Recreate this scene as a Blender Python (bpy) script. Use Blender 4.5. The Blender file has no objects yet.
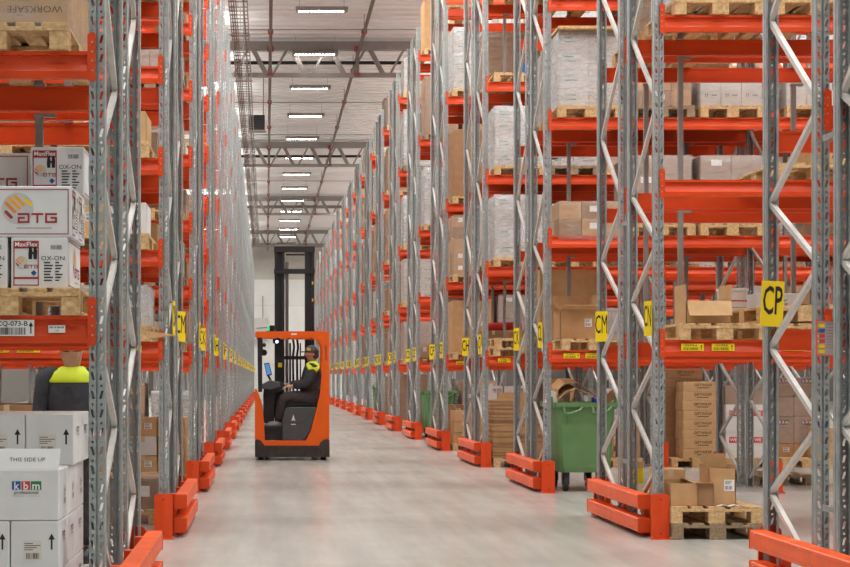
import bpy, bmesh, math, random
from mathutils import Vector, Matrix

S = bpy.context.scene
C = S.collection
RND = random.Random(11)
PI = math.pi
F = 1643.0            # focal length in pixels (850 px wide frame)
H = 1.427             # camera height

# ------------------------------------------------------------------ materials
def lin(c):
    c = c / 255.0
    return c / 12.92 if c <= 0.04045 else ((c + 0.055) / 1.055) ** 2.4

def rgb(r, g, b):
    return (lin(r), lin(g), lin(b), 1.0)

def nodes_of(name):
    m = bpy.data.materials.new(name)
    m.use_nodes = True
    nt = m.node_tree
    return m, nt, nt.nodes['Principled BSDF']

def tex_coord(nt, kind='Object', scale=(1, 1, 1)):
    tc = nt.nodes.new('ShaderNodeTexCoord')
    mp = nt.nodes.new('ShaderNodeMapping')
    mp.inputs['Scale'].default_value = scale
    nt.links.new(tc.outputs[kind], mp.inputs['Vector'])
    return mp.outputs['Vector']

def ramp(nt, fac, stops):
    r = nt.nodes.new('ShaderNodeValToRGB')
    while len(r.color_ramp.elements) < len(stops):
        r.color_ramp.elements.new(0.5)
    for e, (p, c) in zip(r.color_ramp.elements, stops):
        e.position = p
        e.color = c
    nt.links.new(fac, r.inputs['Fac'])
    return r.outputs['Color']

def noise_tex(nt, vec, scale, detail=3, rough=0.55):
    n = nt.nodes.new('ShaderNodeTexNoise')
    n.inputs['Scale'].default_value = scale
    n.inputs['Detail'].default_value = detail
    n.inputs['Roughness'].default_value = rough
    nt.links.new(vec, n.inputs['Vector'])
    return n.outputs['Fac']

def bump(nt, fac, bsdf, strength=0.2, dist=0.01):
    b = nt.nodes.new('ShaderNodeBump')
    b.inputs['Strength'].default_value = strength
    b.inputs['Distance'].default_value = dist
    nt.links.new(fac, b.inputs['Height'])
    nt.links.new(b.outputs['Normal'], bsdf.inputs['Normal'])

def mat(name, col, rough=0.5, metal=0.0, var=0.08, nscale=6.0, spec=0.5, emit=None, es=1.0, stretch=(1, 1, 1), bmp=0.0, coat=0.0):
    m, nt, b = nodes_of(name)
    b.inputs['Roughness'].default_value = rough
    b.inputs['Metallic'].default_value = metal
    b.inputs['Specular IOR Level'].default_value = spec
    b.inputs['Coat Weight'].default_value = coat
    b.inputs['Coat Roughness'].default_value = 0.25
    c = rgb(*col)
    if emit:
        b.inputs['Emission Color'].default_value = rgb(*emit)
        b.inputs['Emission Strength'].default_value = es
    if var > 0:
        v = tex_coord(nt, 'Object', stretch)
        f = noise_tex(nt, v, nscale)
        lo = tuple(x * (1 - var * 1.6) for x in c[:3]) + (1,)
        hi = tuple(min(1, x * (1 + var * 1.6)) for x in c[:3]) + (1,)
        nt.links.new(ramp(nt, f, [(0.3, lo), (0.7, hi)]), b.inputs['Base Color'])
        if bmp:
            bump(nt, f, b, bmp)
    else:
        b.inputs['Base Color'].default_value = c
    return m

M = {}
M['galv'] = mat('galvanised_steel', (160, 167, 167), 0.45, 0.35, 0.09, 14)
M['galv2'] = mat('galvanised_steel_brace', (198, 198, 194), 0.5, 0.25, 0.05, 20)
M['orange'] = mat('orange_powder_coat', (216, 70, 18), 0.40, 0, 0.04, 3, 0.4)
M['orange2'] = mat('orange_guard_paint', (238, 90, 22), 0.4, 0, 0.06, 5, 0.4)
M['orange3'] = mat('orange_truck_paint', (236, 98, 12), 0.35, 0, 0.03, 2, 0.4)
M['screw'] = mat('zinc_bolt', (190, 190, 188), 0.3, 0.8, 0)
M['card'] = mat('brown_cardboard', (190, 150, 108), 0.85, 0, 0.06, 9, 0.2)
M['card2'] = mat('tan_cardboard', (203, 166, 122), 0.85, 0, 0.05, 9, 0.2)
M['card3'] = mat('dark_cardboard', (160, 124, 92), 0.85, 0, 0.07, 9, 0.2)
M['cardp'] = mat('pinkish_cardboard', (172, 150, 136), 0.85, 0, 0.05, 9, 0.2)
M['cardw'] = mat('white_cardboard', (226, 226, 226), 0.7, 0, 0.02, 6, 0.3)
M['cardw2'] = mat('off_white_carton', (208, 207, 206), 0.7, 0, 0.03, 6, 0.3)
M['sticker'] = mat('beige_sticker', (222, 217, 208), 0.7, 0, 0)
M['cardg'] = mat('grey_cardboard', (196, 190, 184), 0.75, 0, 0.04, 6, 0.3)
M['paper'] = mat('white_label_paper', (238, 238, 236), 0.6, 0, 0)
M['yellow'] = mat('yellow_sign_plastic', (245, 215, 20), 0.45, 0, 0)
M['black'] = mat('black_ink', (24, 24, 26), 0.6, 0, 0)
M['ink'] = mat('grey_ink', (88, 84, 80), 0.7, 0, 0)
M['inkb'] = mat('brown_ink', (84, 62, 44), 0.7, 0, 0)
M['red'] = mat('dark_red_ink', (160, 44, 46), 0.6, 0, 0)
M['redb'] = mat('bright_red_ink', (212, 62, 56), 0.6, 0, 0)
M['blue'] = mat('blue_ink', (24, 92, 168), 0.6, 0, 0)
M['green'] = mat('green_ink', (36, 130, 84), 0.6, 0, 0)
M['amber'] = mat('amber_ink', (240, 170, 40), 0.6, 0, 0)
M['inkyel'] = mat('yellow_ink', (246, 206, 40), 0.6, 0, 0)
M['inkora'] = mat('orange_ink', (236, 140, 50), 0.6, 0, 0)
M['lgrey'] = mat('light_grey_ink', (200, 200, 202), 0.6, 0, 0)
M['board'] = mat('grey_board', (172, 172, 172), 0.5, 0, 0.03)
M['tape'] = mat('parcel_tape', (206, 182, 146), 0.3, 0, 0.03)
M['white_pl'] = mat('white_plastic', (232, 232, 230), 0.35, 0, 0.02)
M['bin'] = mat('green_container_plastic', (100, 138, 88), 0.5, 0, 0.06, 4)
M['rubber'] = mat('black_rubber', (34, 34, 36), 0.7, 0, 0.05)
M['dark'] = mat('charcoal_plastic', (74, 76, 79), 0.5, 0, 0.05, 8)
M['dark2'] = mat('black_steel', (40, 41, 44), 0.42, 0.2, 0.08, 5)
M['skirt'] = mat('scuffed_black_skirt', (58, 50, 46), 0.6, 0.1, 0.25, 7)
M['steel'] = mat('bare_steel', (150, 152, 154), 0.3, 0.8, 0.05)
M['truss'] = mat('grey_painted_steel', (142, 138, 134), 0.55, 0.1, 0.05)
M['pipe'] = mat('sprinkler_pipe', (124, 112, 106), 0.5, 0.2, 0.06)
M['pipe_red'] = mat('red_pipe_coupling', (150, 56, 48), 0.5, 0, 0.05)
M['skin'] = mat('skin', (196, 146, 122), 0.5, 0, 0.04)
M['cloth'] = mat('black_work_cloth', (66, 68, 73), 0.85, 0, 0.12, 18, 0.2)
M['cloth2'] = mat('dark_trouser_cloth', (74, 68, 69), 0.85, 0, 0.12, 18, 0.2)
M['hivis'] = mat('hi_vis_yellow', (206, 228, 40), 0.6, 0, 0.04)
M['greycl'] = mat('grey_work_cloth', (150, 148, 146), 0.85, 0, 0.08, 14, 0.2)
M['hair'] = mat('dark_hair', (58, 50, 46), 0.7, 0, 0.1)
M['screen'] = mat('lit_screen', (60, 120, 190), 0.3, 0, 0, emit=(90, 160, 230), es=0.9)
M['lampled'] = mat('work_light_led', (240, 240, 255), 0.3, 0, 0, emit=(170, 190, 255), es=6)
M['beacon'] = mat('green_beacon', (60, 200, 130), 0.3, 0, 0, emit=(80, 220, 150), es=1.2)
M['bluep'] = mat('blue_plastic', (30, 66, 160), 0.4, 0, 0.04)
M['teal'] = mat('teal_print', (90, 160, 160), 0.6, 0, 0.04)
M['ledlens'] = mat('led_lens', (255, 255, 255), 0.4, 0, 0, emit=(255, 250, 240), es=55)

def make_wood(name, a, b_):
    m, nt, b = nodes_of(name)
    v = tex_coord(nt, 'Object', (6, 1.2, 6))
    oi = nt.nodes.new('ShaderNodeObjectInfo')
    ad = nt.nodes.new('ShaderNodeVectorMath'); ad.operation = 'ADD'
    nt.links.new(v, ad.inputs[0]); nt.links.new(oi.outputs['Location'], ad.inputs[1])
    f = noise_tex(nt, ad.outputs[0], 5, 5, 0.65)
    nt.links.new(ramp(nt, f, [(0.28, rgb(*a)), (0.72, rgb(*b_))]), b.inputs['Base Color'])
    b.inputs['Roughness'].default_value = 0.8
    bump(nt, f, b, 0.25, 0.004)
    return m
M['wood'] = make_wood('pallet_wood', (172, 132, 84), (232, 198, 148))
M['wood2'] = make_wood('weathered_pallet_wood', (116, 98, 80), (176, 150, 120))

def make_film(name, alpha_lo, alpha_hi, tint):
    m, nt, b = nodes_of(name)
    b.inputs['Base Color'].default_value = rgb(*tint)
    b.inputs['Roughness'].default_value = 0.22
    v = tex_coord(nt, 'Object', (2.2, 2.2, 9))
    f = noise_tex(nt, v, 2.2, 5, 0.65)
    mr = nt.nodes.new('ShaderNodeMapRange')
    mr.inputs['From Min'].default_value = 0.35; mr.inputs['From Max'].default_value = 0.7
    mr.inputs['To Min'].default_value = alpha_lo; mr.inputs['To Max'].default_value = alpha_hi
    nt.links.new(f, mr.inputs['Value'])
    nt.links.new(mr.outputs['Result'], b.inputs['Alpha'])
    v2 = tex_coord(nt, 'Object', (5, 5, 1.5))
    bump(nt, noise_tex(nt, v2, 4, 4, 0.6), b, 0.6, 0.03)
    return m
M['film'] = make_film('clear_stretch_wrap', 0.04, 0.32, (225, 228, 230))
M['filmw'] = make_film('milky_stretch_wrap', 0.15, 0.6, (222, 222, 224))

def make_floor():
    m, nt, b = nodes_of('polished_concrete')
    v = tex_coord(nt, 'Object', (1, 1, 1))
    f1 = noise_tex(nt, v, 0.5, 6, 0.6)
    col = ramp(nt, f1, [(0.25, rgb(172, 170, 164)), (0.75, rgb(198, 196, 190))])
    v2 = tex_coord(nt, 'Object', (3, 0.25, 1))
    f2 = noise_tex(nt, v2, 1.2, 4, 0.6)
    mx = nt.nodes.new('ShaderNodeMixRGB'); mx.blend_type = 'MULTIPLY'; mx.inputs['Fac'].default_value = 0.5
    nt.links.new(col, mx.inputs[1])
    nt.links.new(ramp(nt, f2, [(0.35, (0.80, 0.79, 0.78, 1)), (0.65, (1, 1, 1, 1))]), mx.inputs[2])
    nt.links.new(mx.outputs[0], b.inputs['Base Color'])
    mr = nt.nodes.new('ShaderNodeMapRange')
    mr.inputs['To Min'].default_value = 0.17; mr.inputs['To Max'].default_value = 0.30
    nt.links.new(f2, mr.inputs['Value']); nt.links.new(mr.outputs['Result'], b.inputs['Roughness'])
    b.inputs['Specular IOR Level'].default_value = 0.6
    return m
M['floor'] = make_floor()

def make_deck():
    m, nt, b = nodes_of('ribbed_roof_deck')
    v = tex_coord(nt, 'Object', (1, 1, 1))
    f = noise_tex(nt, v, 0.3, 3)
    nt.links.new(ramp(nt, f, [(0.3, rgb(222, 224, 222)), (0.7, rgb(232, 234, 232))]), b.inputs['Base Color'])
    b.inputs['Roughness'].default_value = 0.55
    return m
M['deck'] = make_deck()
M['wall'] = mat('wall_panel_white', (226, 224, 220), 0.6, 0, 0.02, 1)
M['walld'] = mat('wall_panel_grey_brown', (104, 98, 92), 0.7, 0, 0.03, 1)
M['wall2'] = mat('wall_panel_beige', (192, 186, 178), 0.6, 0, 0.02, 1)

# ------------------------------------------------------------------ mesh builder
class MB:
    def __init__(s):
        s.v, s.f, s.m, s.mats = [], [], [], []
        s.smooth = False
    def mi(s, m):
        if m not in s.mats:
            s.mats.append(m)
        return s.mats.index(m)
    def add(s, vs, fs, m):
        k = s.mi(m); n = len(s.v)
        s.v += [tuple(p) for p in vs]
        for f in fs:
            s.f.append(tuple(i + n for i in f)); s.m.append(k)
    def box(s, a, b, m, mtx=None):
        x0, y0, z0 = a; x1, y1, z1 = b
        vs = [Vector(p) for p in ((x0, y0, z0), (x1, y0, z0), (x1, y1, z0), (x0, y1, z0), (x0, y0, z1), (x1, y0, z1), (x1, y1, z1), (x0, y1, z1))]
        if mtx:
            vs = [mtx @ p for p in vs]
        s.add(vs, [(0, 3, 2, 1), (4, 5, 6, 7), (0, 1, 5, 4), (1, 2, 6, 5), (2, 3, 7, 6), (3, 0, 4, 7)], m)
    def prism(s, poly, axis, a, b, m, mtx=None):
        # poly: 2-D points; axis 'x': (y,z), 'y': (x,z), 'z': (x,y)
        def P(p, t):
            if axis == 'x': return Vector((t, p[0], p[1]))
            if axis == 'y': return Vector((p[0], t, p[1]))
            return Vector((p[0], p[1], t))
        n = len(poly)
        vs = [P(p, a) for p in poly] + [P(p, b) for p in poly]
        if mtx:
            vs = [mtx @ p for p in vs]
        fs = [tuple(range(n)), tuple(range(2 * n - 1, n - 1, -1))]
        fs += [(i, i + n, (i + 1) % n + n, (i + 1) % n) for i in range(n)]
        s.add(vs, fs, m)
    def sheet(s, poly, y, m):           # flat facing -y, poly in (x, z)
        s.add([(p[0], y, p[1]) for p in poly], [tuple(range(len(poly)))], m)
    def bar(s, p0, p1, w, h, m, up=(1, 0, 0)):
        p0, p1 = Vector(p0), Vector(p1)
        d = (p1 - p0); L = d.length; d.normalize()
        u = Vector(up); sd = d.cross(u).normalized(); u = sd.cross(d).normalized()
        mt = Matrix(((sd.x, u.x, d.x, p0.x), (sd.y, u.y, d.y, p0.y), (sd.z, u.z, d.z, p0.z), (0, 0, 0, 1)))
        s.box((-w / 2, -h / 2, 0), (w / 2, h / 2, L), m, mt)
    def tube(s, pts, r, m, n=8, cap=True):
        pts = [Vector(p) for p in pts]
        rs = r if isinstance(r, (list, tuple)) else [r] * len(pts)
        vs = []; ref = None
        for i, p in enumerate(pts):
            d = (pts[min(i + 1, len(pts) - 1)] - pts[max(i - 1, 0)]).normalized()
            if ref is None:
                ref = Vector((1, 0, 0)) if abs(d.x) < 0.8 else Vector((0, 0, 1))
            u = d.cross(ref).normalized(); w = u.cross(d).normalized(); ref = w
            for k in range(n):
                a = 2 * PI * k / n
                vs.append(p + (u * math.cos(a) + w * math.sin(a)) * rs[i])
        fs = []
        for i in range(len(pts) - 1):
            for k in range(n):
                fs.append((i * n + k, i * n + (k + 1) % n, (i + 1) * n + (k + 1) % n, (i + 1) * n + k))
        if cap:
            fs.append(tuple(range(n - 1, -1, -1))); fs.append(tuple(range((len(pts) - 1) * n, len(pts) * n)))
        s.add(vs, fs, m)
    def mesh(s, name, bevel=0.0):
        me = bpy.data.meshes.new(name)
        me.from_pydata(s.v, [], s.f)
        for m in s.mats:
            me.materials.append(M[m] if isinstance(m, str) else m)
        me.polygons.foreach_set('material_index', s.m)
        bm = bmesh.new(); bm.from_mesh(me)
        bmesh.ops.recalc_face_normals(bm, faces=bm.faces)
        if bevel:
            bmesh.ops.bevel(bm, geom=list(bm.edges), offset=bevel, segments=1, affect='EDGES', clamp_overlap=True)
        bm.to_mesh(me); bm.free()
        if s.smooth:
            me.polygons.foreach_set('use_smooth', [True] * len(me.polygons))
        me.update()
        return me

def ob(name, me, parent=None, loc=(0, 0, 0), rot=(0, 0, 0), label=None, cat=None, group=None, kind=None):
    o = bpy.data.objects.new(name, me)
    C.objects.link(o)
    o.location = loc; o.rotation_euler = rot
    if parent is not None: o.parent = parent
    if label: o['label'] = label
    if cat: o['category'] = cat
    if group: o['group'] = group
    if kind: o['kind'] = kind
    return o

def thing(name, label, cat, loc=(0, 0, 0), rz=0.0, group=None):
    return ob(name, None, None, loc, (0, 0, rz), label, cat, group)

CACHE = {}
def cached(key, fn):
    if key not in CACHE:
        CACHE[key] = fn()
    return CACHE[key]

def text_mesh(s, size, m, bold=0.0, xs=1.0, spacing=1.0):
    """flat lettering standing in the x-z plane, facing -y, centred"""
    key = ('txt', s, round(size, 4), m, bold, xs, spacing)
    def fn():
        cu = bpy.data.curves.new('lettering', 'FONT')
        cu.body = s; cu.size = size; cu.align_x = 'CENTER'; cu.align_y = 'CENTER'
        cu.offset = bold * size; cu.resolution_u = 2; cu.space_character = spacing
        o = bpy.data.objects.new('tmp', cu); C.objects.link(o)
        dg = bpy.context.evaluated_depsgraph_get()
        me = bpy.data.meshes.new_from_object(o.evaluated_get(dg))
        bpy.data.objects.remove(o); bpy.data.curves.remove(cu)
        me.transform(Matrix.Rotation(PI / 2, 4, 'X') @ Matrix.Diagonal((xs, 1, 1, 1)))
        me.materials.clear(); me.materials.append(M[m])
        return me
    return cached(key, fn)

# text appended into a builder (so one label is one mesh)
def put_text(mb, s, size, m, x, y, z, bold=0.0, xs=1.0, flip=False):
    me = text_mesh(s, size, m, bold, xs)
    k = -1 if flip else 1
    mb.add([(x + k * v.co.x, y, z + k * v.co.z) for v in me.vertices], [tuple(p.vertices) for p in me.polygons], m)

def rect(mb, x0, z0, x1, z1, y, m):
    mb.add([(x0, y, z0), (x1, y, z0), (x1, y, z1), (x0, y, z1)], [(0, 1, 2, 3)], m)

def barcode(mb, x0, z0, x1, z1, y, m='black', n=22, seed=3):
    r = random.Random(seed); x = x0; st = (x1 - x0) / n
    for i in range(n):
        w = st * r.choice([0.3, 0.5, 0.8])
        rect(mb, x, z0, min(x + w, x1), z1, y, m); x += st

def arrow_up(mb, x, z, h, y, m='black'):
    w = h * 0.11
    rect(mb, x - w / 2, z, x + w / 2, z + h * 0.7, y, m)
    mb.add([(x - h * .2, y, z + h * .62), (x + h * .2, y, z + h * .62), (x, y, z + h)], [(0, 1, 2)], m)

def disc(mb, x, z, r, y, m, n=28):
    mb.add([(x + r * math.cos(2 * PI * i / n), y, z + r * math.sin(2 * PI * i / n)) for i in range(n)], [tuple(range(n))], m)

def capsule(mb, x0, z0, x1, z1, r, y, m):
    a = math.atan2(z1 - z0, x1 - x0); pts = []
    for i in range(9):
        t = a + PI / 2 + PI * i / 8; pts.append((x0 + r * math.cos(t), y, z0 + r * math.sin(t)))
    for i in range(9):
        t = a - PI / 2 + PI * i / 8; pts.append((x1 + r * math.cos(t), y, z1 + r * math.sin(t)))
    mb.add(pts, [tuple(range(len(pts)))], m)

ORD = ['zeroth', 'first', 'second', 'third', 'fourth', 'fifth', 'sixth', 'seventh', 'eighth', 'ninth', 'tenth', 'eleventh', 'twelfth', 'thirteenth',
       'fourteenth', 'fifteenth', 'sixteenth', 'seventeenth', 'eighteenth', 'nineteenth', 'twentieth', 'twenty-first', 'twenty-second', 'twenty-third', 'twenty-fourth']

# ------------------------------------------------------------------ layout numbers
NROW = 20
XR, XL = 3.470, -0.903           # centre lines of the aisle-side frames
BAY = 2.8
def Y0(k): return 8.78 + 5.73 * (k - 1)
HALF = (0.0, 1.41)
LEV_A = [1.755, 3.168, 4.622, 6.09, 7.55]
LEV_F = [1.755, 3.12, 4.60, 6.1, 7.6]
LEV_B = [1.765, 3.26, 4.77, 6.84, 8.77]
LEV_C = [1.74 + 0.81 * i for i in range(9)]
def levels(side, k):
    if k >= 5: return LEV_B
    if k == 1 and side == 'R': return LEV_F
    if side == 'L' and k >= 2: return LEV_C
    return LEV_A
HT = 9.4
SIDE = {'R': 'right', 'L': 'left'}
CODES = ['CQ', 'CP', 'CN', 'CM', 'CL', 'CK', 'CJ', 'CH', 'CG', 'CF', 'CE', 'CD', 'CC', 'CB', 'CA', 'BZ', 'BY', 'BX', 'BW', 'BV', 'BU', 'BT', 'BS', 'BR',
         'BP', 'BN', 'BM', 'BL', 'BK', 'BJ', 'BH', 'BG', 'BF', 'BE', 'BD', 'BC', 'BB', 'BA', 'AZ', 'AY']
def code(k, h): return CODES[2 * (k - 1) + h]
def row_phrase(side, k): return f'{ORD[k]} row on the {SIDE[side]}'
def half_phrase(h): return 'front rack' if h == 0 else 'back rack'

# ------------------------------------------------------------------ the setting
def setting():
    mb = MB(); mb.box((-14, -12, -0.2), (34, 129, 0), 'floor')
    ob('floor', mb.mesh('floor'), kind='structure')
    # ribbed roof deck: trapezoidal profile running across the aisle
    mb = MB(); zc = 11.85; prof = []
    y = -12.0
    while y < 129:
        prof += [(y, zc), (y + .30, zc), (y + .34, zc + .12), (y + .56, zc + .12), (y + .60, zc)]
        y += .60
    vs = [(x, p[0], p[1]) for x in (-14, 34) for p in prof]; n = len(prof)
    mb.add(vs, [(i, i + 1, n + i + 1, n + i) for i in range(n - 1)], 'deck')
    ob('ceiling', mb.mesh('ceiling'), kind='structure')
    mb = MB(); mb.box((-3, 128, 0), (6, 128.3, 9.02), 'wall'); mb.box((-14, 128, 0), (-3, 128.3, 9.02), 'walld'); mb.box((6, 128, 0), (34, 128.3, 9.02), 'walld'); mb.box((-14, 128.02, 9.02), (34, 128.3, 12.1), 'wall2')
    for z in (2.4, 4.7, 7.0): mb.box((-3, 127.99, z), (6, 128, z + .02), 'wall2')
    ob('wall_back', mb.mesh('wall_back'), kind='structure')
    mb = MB(); mb.box((-14.3, -12, 0), (-14, 128.3, 12.1), 'walld'); ob('wall_left', mb.mesh('wall_left'), kind='structure')
    mb = MB(); mb.box((34, -12, 0), (34.3, 128.3, 12.1), 'walld'); ob('wall_right', mb.mesh('wall_right'), kind='structure')
setting()

# ------------------------------------------------------------------ rack parts
UW = 0.087; UD = 0.08
def upright_mesh(mirror):
    """perforated omega upright, punched face at y=0 looking to -y"""
    mb = MB(); g = 'galv'
    def F_(p): mb.add([(a, b, c) for a, b, c in p], [tuple(range(len(p)))], g)
    z0 = 0.0
    cells = int(HT / 0.1)
    for side in (-1, 1):
        xa, xb = 0.006, 0.041
        for i in range(cells):
            z = z0 + i * 0.1
            # slanted slot in the lower .066 of the cell, round-ish hole above
            def P(x, zz): return (side * x, 0.0, z + zz)
            s = [P(.011, .010), P(.025, .010), P(.036, .054), P(.022, .054)]
            o = [P(xa, 0), P(xb, 0), P(xb, .063), P(xa, .063)]
            for j in range(4):
                F_([o[j], o[(j + 1) % 4], s[(j + 1) % 4], s[j]])
            h = [P(.018, .073), P(.029, .073), P(.029, .086), P(.018, .086)]
            o = [P(xa, .063), P(xb, .063), P(xb, .1), P(xa, .1)]
            for j in range(4):
                F_([o[j], o[(j + 1) % 4], h[(j + 1) % 4], h[j]])
        zt = cells * 0.1
        # centre groove, corner, side wall, rear lip
        pr = [(0.006, 0.0), (0.0035, 0.012), (0.0, 0.012)]
        for a, b in zip(pr, pr[1:]):
            F_([(side * a[0], a[1], 0), (side * b[0], b[1], 0), (side * b[0], b[1], zt), (side * a[0], a[1], zt)])
        pr = [(0.041, 0.0), (0.0435, 0.004), (0.0435, 0.036), (0.038, 0.042), (0.038, 0.062), (0.0435, 0.068), (0.0435, UD), (0.029, UD), (0.029, UD - .012)]
        for a, b in zip(pr, pr[1:]):
            F_([(side * a[0], a[1], 0), (side * b[0], b[1], 0), (side * b[0], b[1], zt), (side * a[0], a[1], zt)])
    mb.box((-.075, -.01, 0), (.075, .10, .006), g)
    if mirror:
        mb.v = [(x, -y, z) for x, y, z in mb.v]
    return mb.mesh('upright')
UP = [upright_mesh(False), upright_mesh(True)]

NODES = [0.13, 0.63, 1.13, 1.63, 2.13, 2.62, 3.13, 3.87, 4.62, 5.37, 6.12, 6.87, 7.62, 8.37, 9.12]
def add_brace(mb, i, h):
    ya, yb = 0.045, 1.055           # outer and inner upright for the front half
    if h == 1: ya, yb = 1.055, 0.045
    y0, y1 = (yb, ya) if i % 2 == 0 else (ya, yb)
    p0, p1 = Vector((0, y0, NODES[i])), Vector((0, y1, NODES[i + 1]))
    d = (p1 - p0).normalized(); sd = Vector((1, 0, 0)); u = sd.cross(d).normalized()
    mt = Matrix(((sd.x, u.x, d.x, p0.x), (sd.y, u.y, d.y, p0.y), (sd.z, u.z, d.z, p0.z), (0, 0, 0, 1)))
    L = (p1 - p0).length
    c = [(-.016, -.018), (.016, -.018), (.016, .018), (-.016, .018)]
    mb.prism(c, 'z', -.02, L + .02, 'galv2', mt)
BR = []
for h in (0, 1):
    row = []
    for i in range(14):
        mb = MB(); add_brace(mb, i, h); row.append(mb.mesh('brace'))
    BR.append(row)
BRALL = []
for h in (0, 1):
    mb = MB()
    for i in range(14): add_brace(mb, i, h)
    BRALL.append(mb.mesh('bracing'))

BL = BAY - UW
def beam_mesh(back):
    prof = [(0.0, 0.0), (0.0, -.02), (.02, -.022), (.02, -.056), (-.004, -.106), (-.004, -.146), (.05, -.146), (.05, -.125), (.044, -.125), (.044, -.02), (.05, -.02), (.05, 0.0)]
    mb = MB(); mb.prism([((-y if back else y), z) for y, z in prof], 'x', 0, BL, 'orange')
    return mb.mesh('beam')
BEAM = [beam_mesh(False), beam_mesh(True)]

def connector_mesh(sgn, back):
    """sgn +1: the upright lies to -x of the beam end"""
    mb = MB(); pts = [(.006, -.155), (.006, .085)]
    pts += [(-.012, .098), (-.03, .098), (-.04, .085)]
    n = 12
    for i in range(n + 1):
        z = .07 - i * (.21 / n); pts.append((-.040 + (.006 if i % 2 else -.001), z))
    pts += [(-.034, -.155), (-.02, -.165)]
    mb.prism([(sgn * x, z) for x, z in pts], 'y', -.016, -.002, 'orange')
    for z in (.045, -.005, -.055, -.105):
        mb.prism([(sgn * (-.02) + .006 * math.cos(a * PI / 3), z + .006 * math.sin(a * PI / 3)) for a in range(6)], 'y', -.019, -.016, 'screw')
    mb.box((min(0, sgn * .006), -.004, -.155), (max(0, sgn * .006), .05, .02), 'orange')
    if back: mb.v = [(x, -y, z) for x, y, z in mb.v]
    return mb.mesh('end_connector')
CON = {(s, b): connector_mesh(s, b) for s in (1, -1) for b in (False, True)}

def backpost_mesh(h):
    mb = MB(); mb.box((-.023, -.02, 0), (.023, .02, h), 'truss'); mb.box((-.03, -.024, h - .02), (.10, .024, h), 'truss')
    mb.box((-.035, -.03, -.004), (.035, .03, .01), 'truss')
    return mb.mesh('back_post')

def yellow_label(text):
    def fn():
        mb = MB(); mb.box((-.1, -.003, -.032), (.1, 0, .032), 'yellow')
        put_text(mb, text, .026, 'black', -.015, -.0036, .016, .01)
        barcode(mb, -.085, -.026, .05, .0, -.0036, 'black', 20, hash(text) % 97 if False else len(text))
        arrow_up(mb, .078, -.022, .045, -.0036)
        return mb.mesh('location_label')
    return cached(('yl', text), fn)

def white_label():
    mb = MB(); mb.box((-.095, -.003, -.043), (.095, 0, .043), 'paper')
    put_text(mb, 'CQ-073-B', .036, 'black', -.022, -.0036, .022, .012, 1.08)
    barcode(mb, -.085, -.036, .052, .002, -.0036, 'black', 26, 5)
    arrow_up(mb, .077, -.03, .062, -.0036)
    return mb.mesh('location_label')

def small_tag():
    mb = MB(); mb.box((-.045, -.002, -.02), (.045, 0, .02), 'paper')
    barcode(mb, -.038, .004, .038, .014, -.0026, 'ink', 16, 9)
    put_text(mb, '1/50', .014, 'ink', 0, -.0026, -.009)
    return mb.mesh('weight_tag')

def connectors(bm, back):
    ob('end_connector', CON[(1, back)], bm, (0, 0, 0)); ob('end_connector', CON[(-1, back)], bm, (BL, 0, 0))

def build_rack(side, k, h):
    sx = 1 if side == 'R' else -1
    xc = XR if side == 'R' else XL
    y = Y0(k) + HALF[h]
    near = k <= (4 if side == 'R' else 3)
    if side == 'R': nb = {1: 1, 2: 2, 3: 3, 4: 3, 5: 4, 6: 4, 7: 4}.get(k, 1)
    else: nb = {1: 1, 2: 2, 3: 2, 4: 3, 5: 3, 6: 3}.get(k, 1)
    t = thing('pallet_rack', f'grey-uprighted pallet rack with orange beams, {half_phrase(h)[:-5]} half of the {row_phrase(side, k)}', 'pallet rack',
              (xc, y, 0), 0, f'{SIDE[side]}-hand pallet racks along the aisle')
    for i in range(nb + 1):
        x = sx * BAY * i
        ob('upright', UP[0], t, (x, 0, 0)); ob('upright', UP[1], t, (x, 1.1, 0))
        if near:
            for me in BR[h]: ob('brace', me, t, (x, 0, 0))
        else:
            ob('bracing', BRALL[h], t, (x, 0, 0))
    if h == 0 and k <= 6:
        mb = cached('spacer', lambda: spacer())
        for z in (.62, 2.9, 5.15, 7.4): ob('row_spacer', mb, t, (0, 1.1, z))
    lv = levels(side, k)
    for i in range(nb):
        x0 = sx * BAY * i + (UW / 2 if sx > 0 else -UW / 2 - BL)
        for li, z in enumerate(lv):
            f = ob('beam', BEAM[0], t, (x0, -.004, z)); b = ob('beam', BEAM[1], t, (x0, 1.104, z))
            if near or (i == 0 and k <= 9):
                connectors(f, False); connectors(b, True)
            elif i == 0:
                ob('end_connector', CON[(1 if sx > 0 else -1, False)], f, (0 if sx > 0 else BL, 0, 0))
            if li == 0 and h == 0 and k <= 5 and not (side == 'L' and k == 1):
                for q, lx in enumerate((.25, .52, 1.15, 1.42, 2.05, 2.32) if k < 4 else (.25, 1.15, 2.05)):
                    xx = lx if sx > 0 else BL - lx
                    ob('location_label', yellow_label(f'{code(k, h)}-07{4 + q // 2}-{"AB"[q % 2]}'), f, (xx, -.007, -.066))
            if side == 'L' and k == 1 and h == 0 and li == 0 and i == 0:
                ob('location_label', white_label(), f, (BL - .385, -.007, -.066)); ob('weight_tag', small_tag(), f, (BL - .17, -.007, -.072))
        if near and side == 'R' or (side == 'L' and k == 1):
            zs = [0] + list(lv)
            for a, bz in zip(zs[1:], zs[2:]):
                me = cached(('bp', round(bz - a - .17, 2)), lambda: backpost_mesh(bz - a - .17))
                for px in (.45, 1.97):
                    ob('back_post', me, t, (sx * (BAY * i + px), 1.03, a + .0))
    return t

def spacer():
    mb = MB(); mb.box((-.03, .002, -.018), (-.022, .228, .018), 'galv'); mb.box((.022, .002, -.018), (.03, .228, .018), 'galv')
    mb.box((-.03, .004, -.004), (.03, .226, .004), 'galv')
    return mb.mesh('row_spacer')

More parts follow.
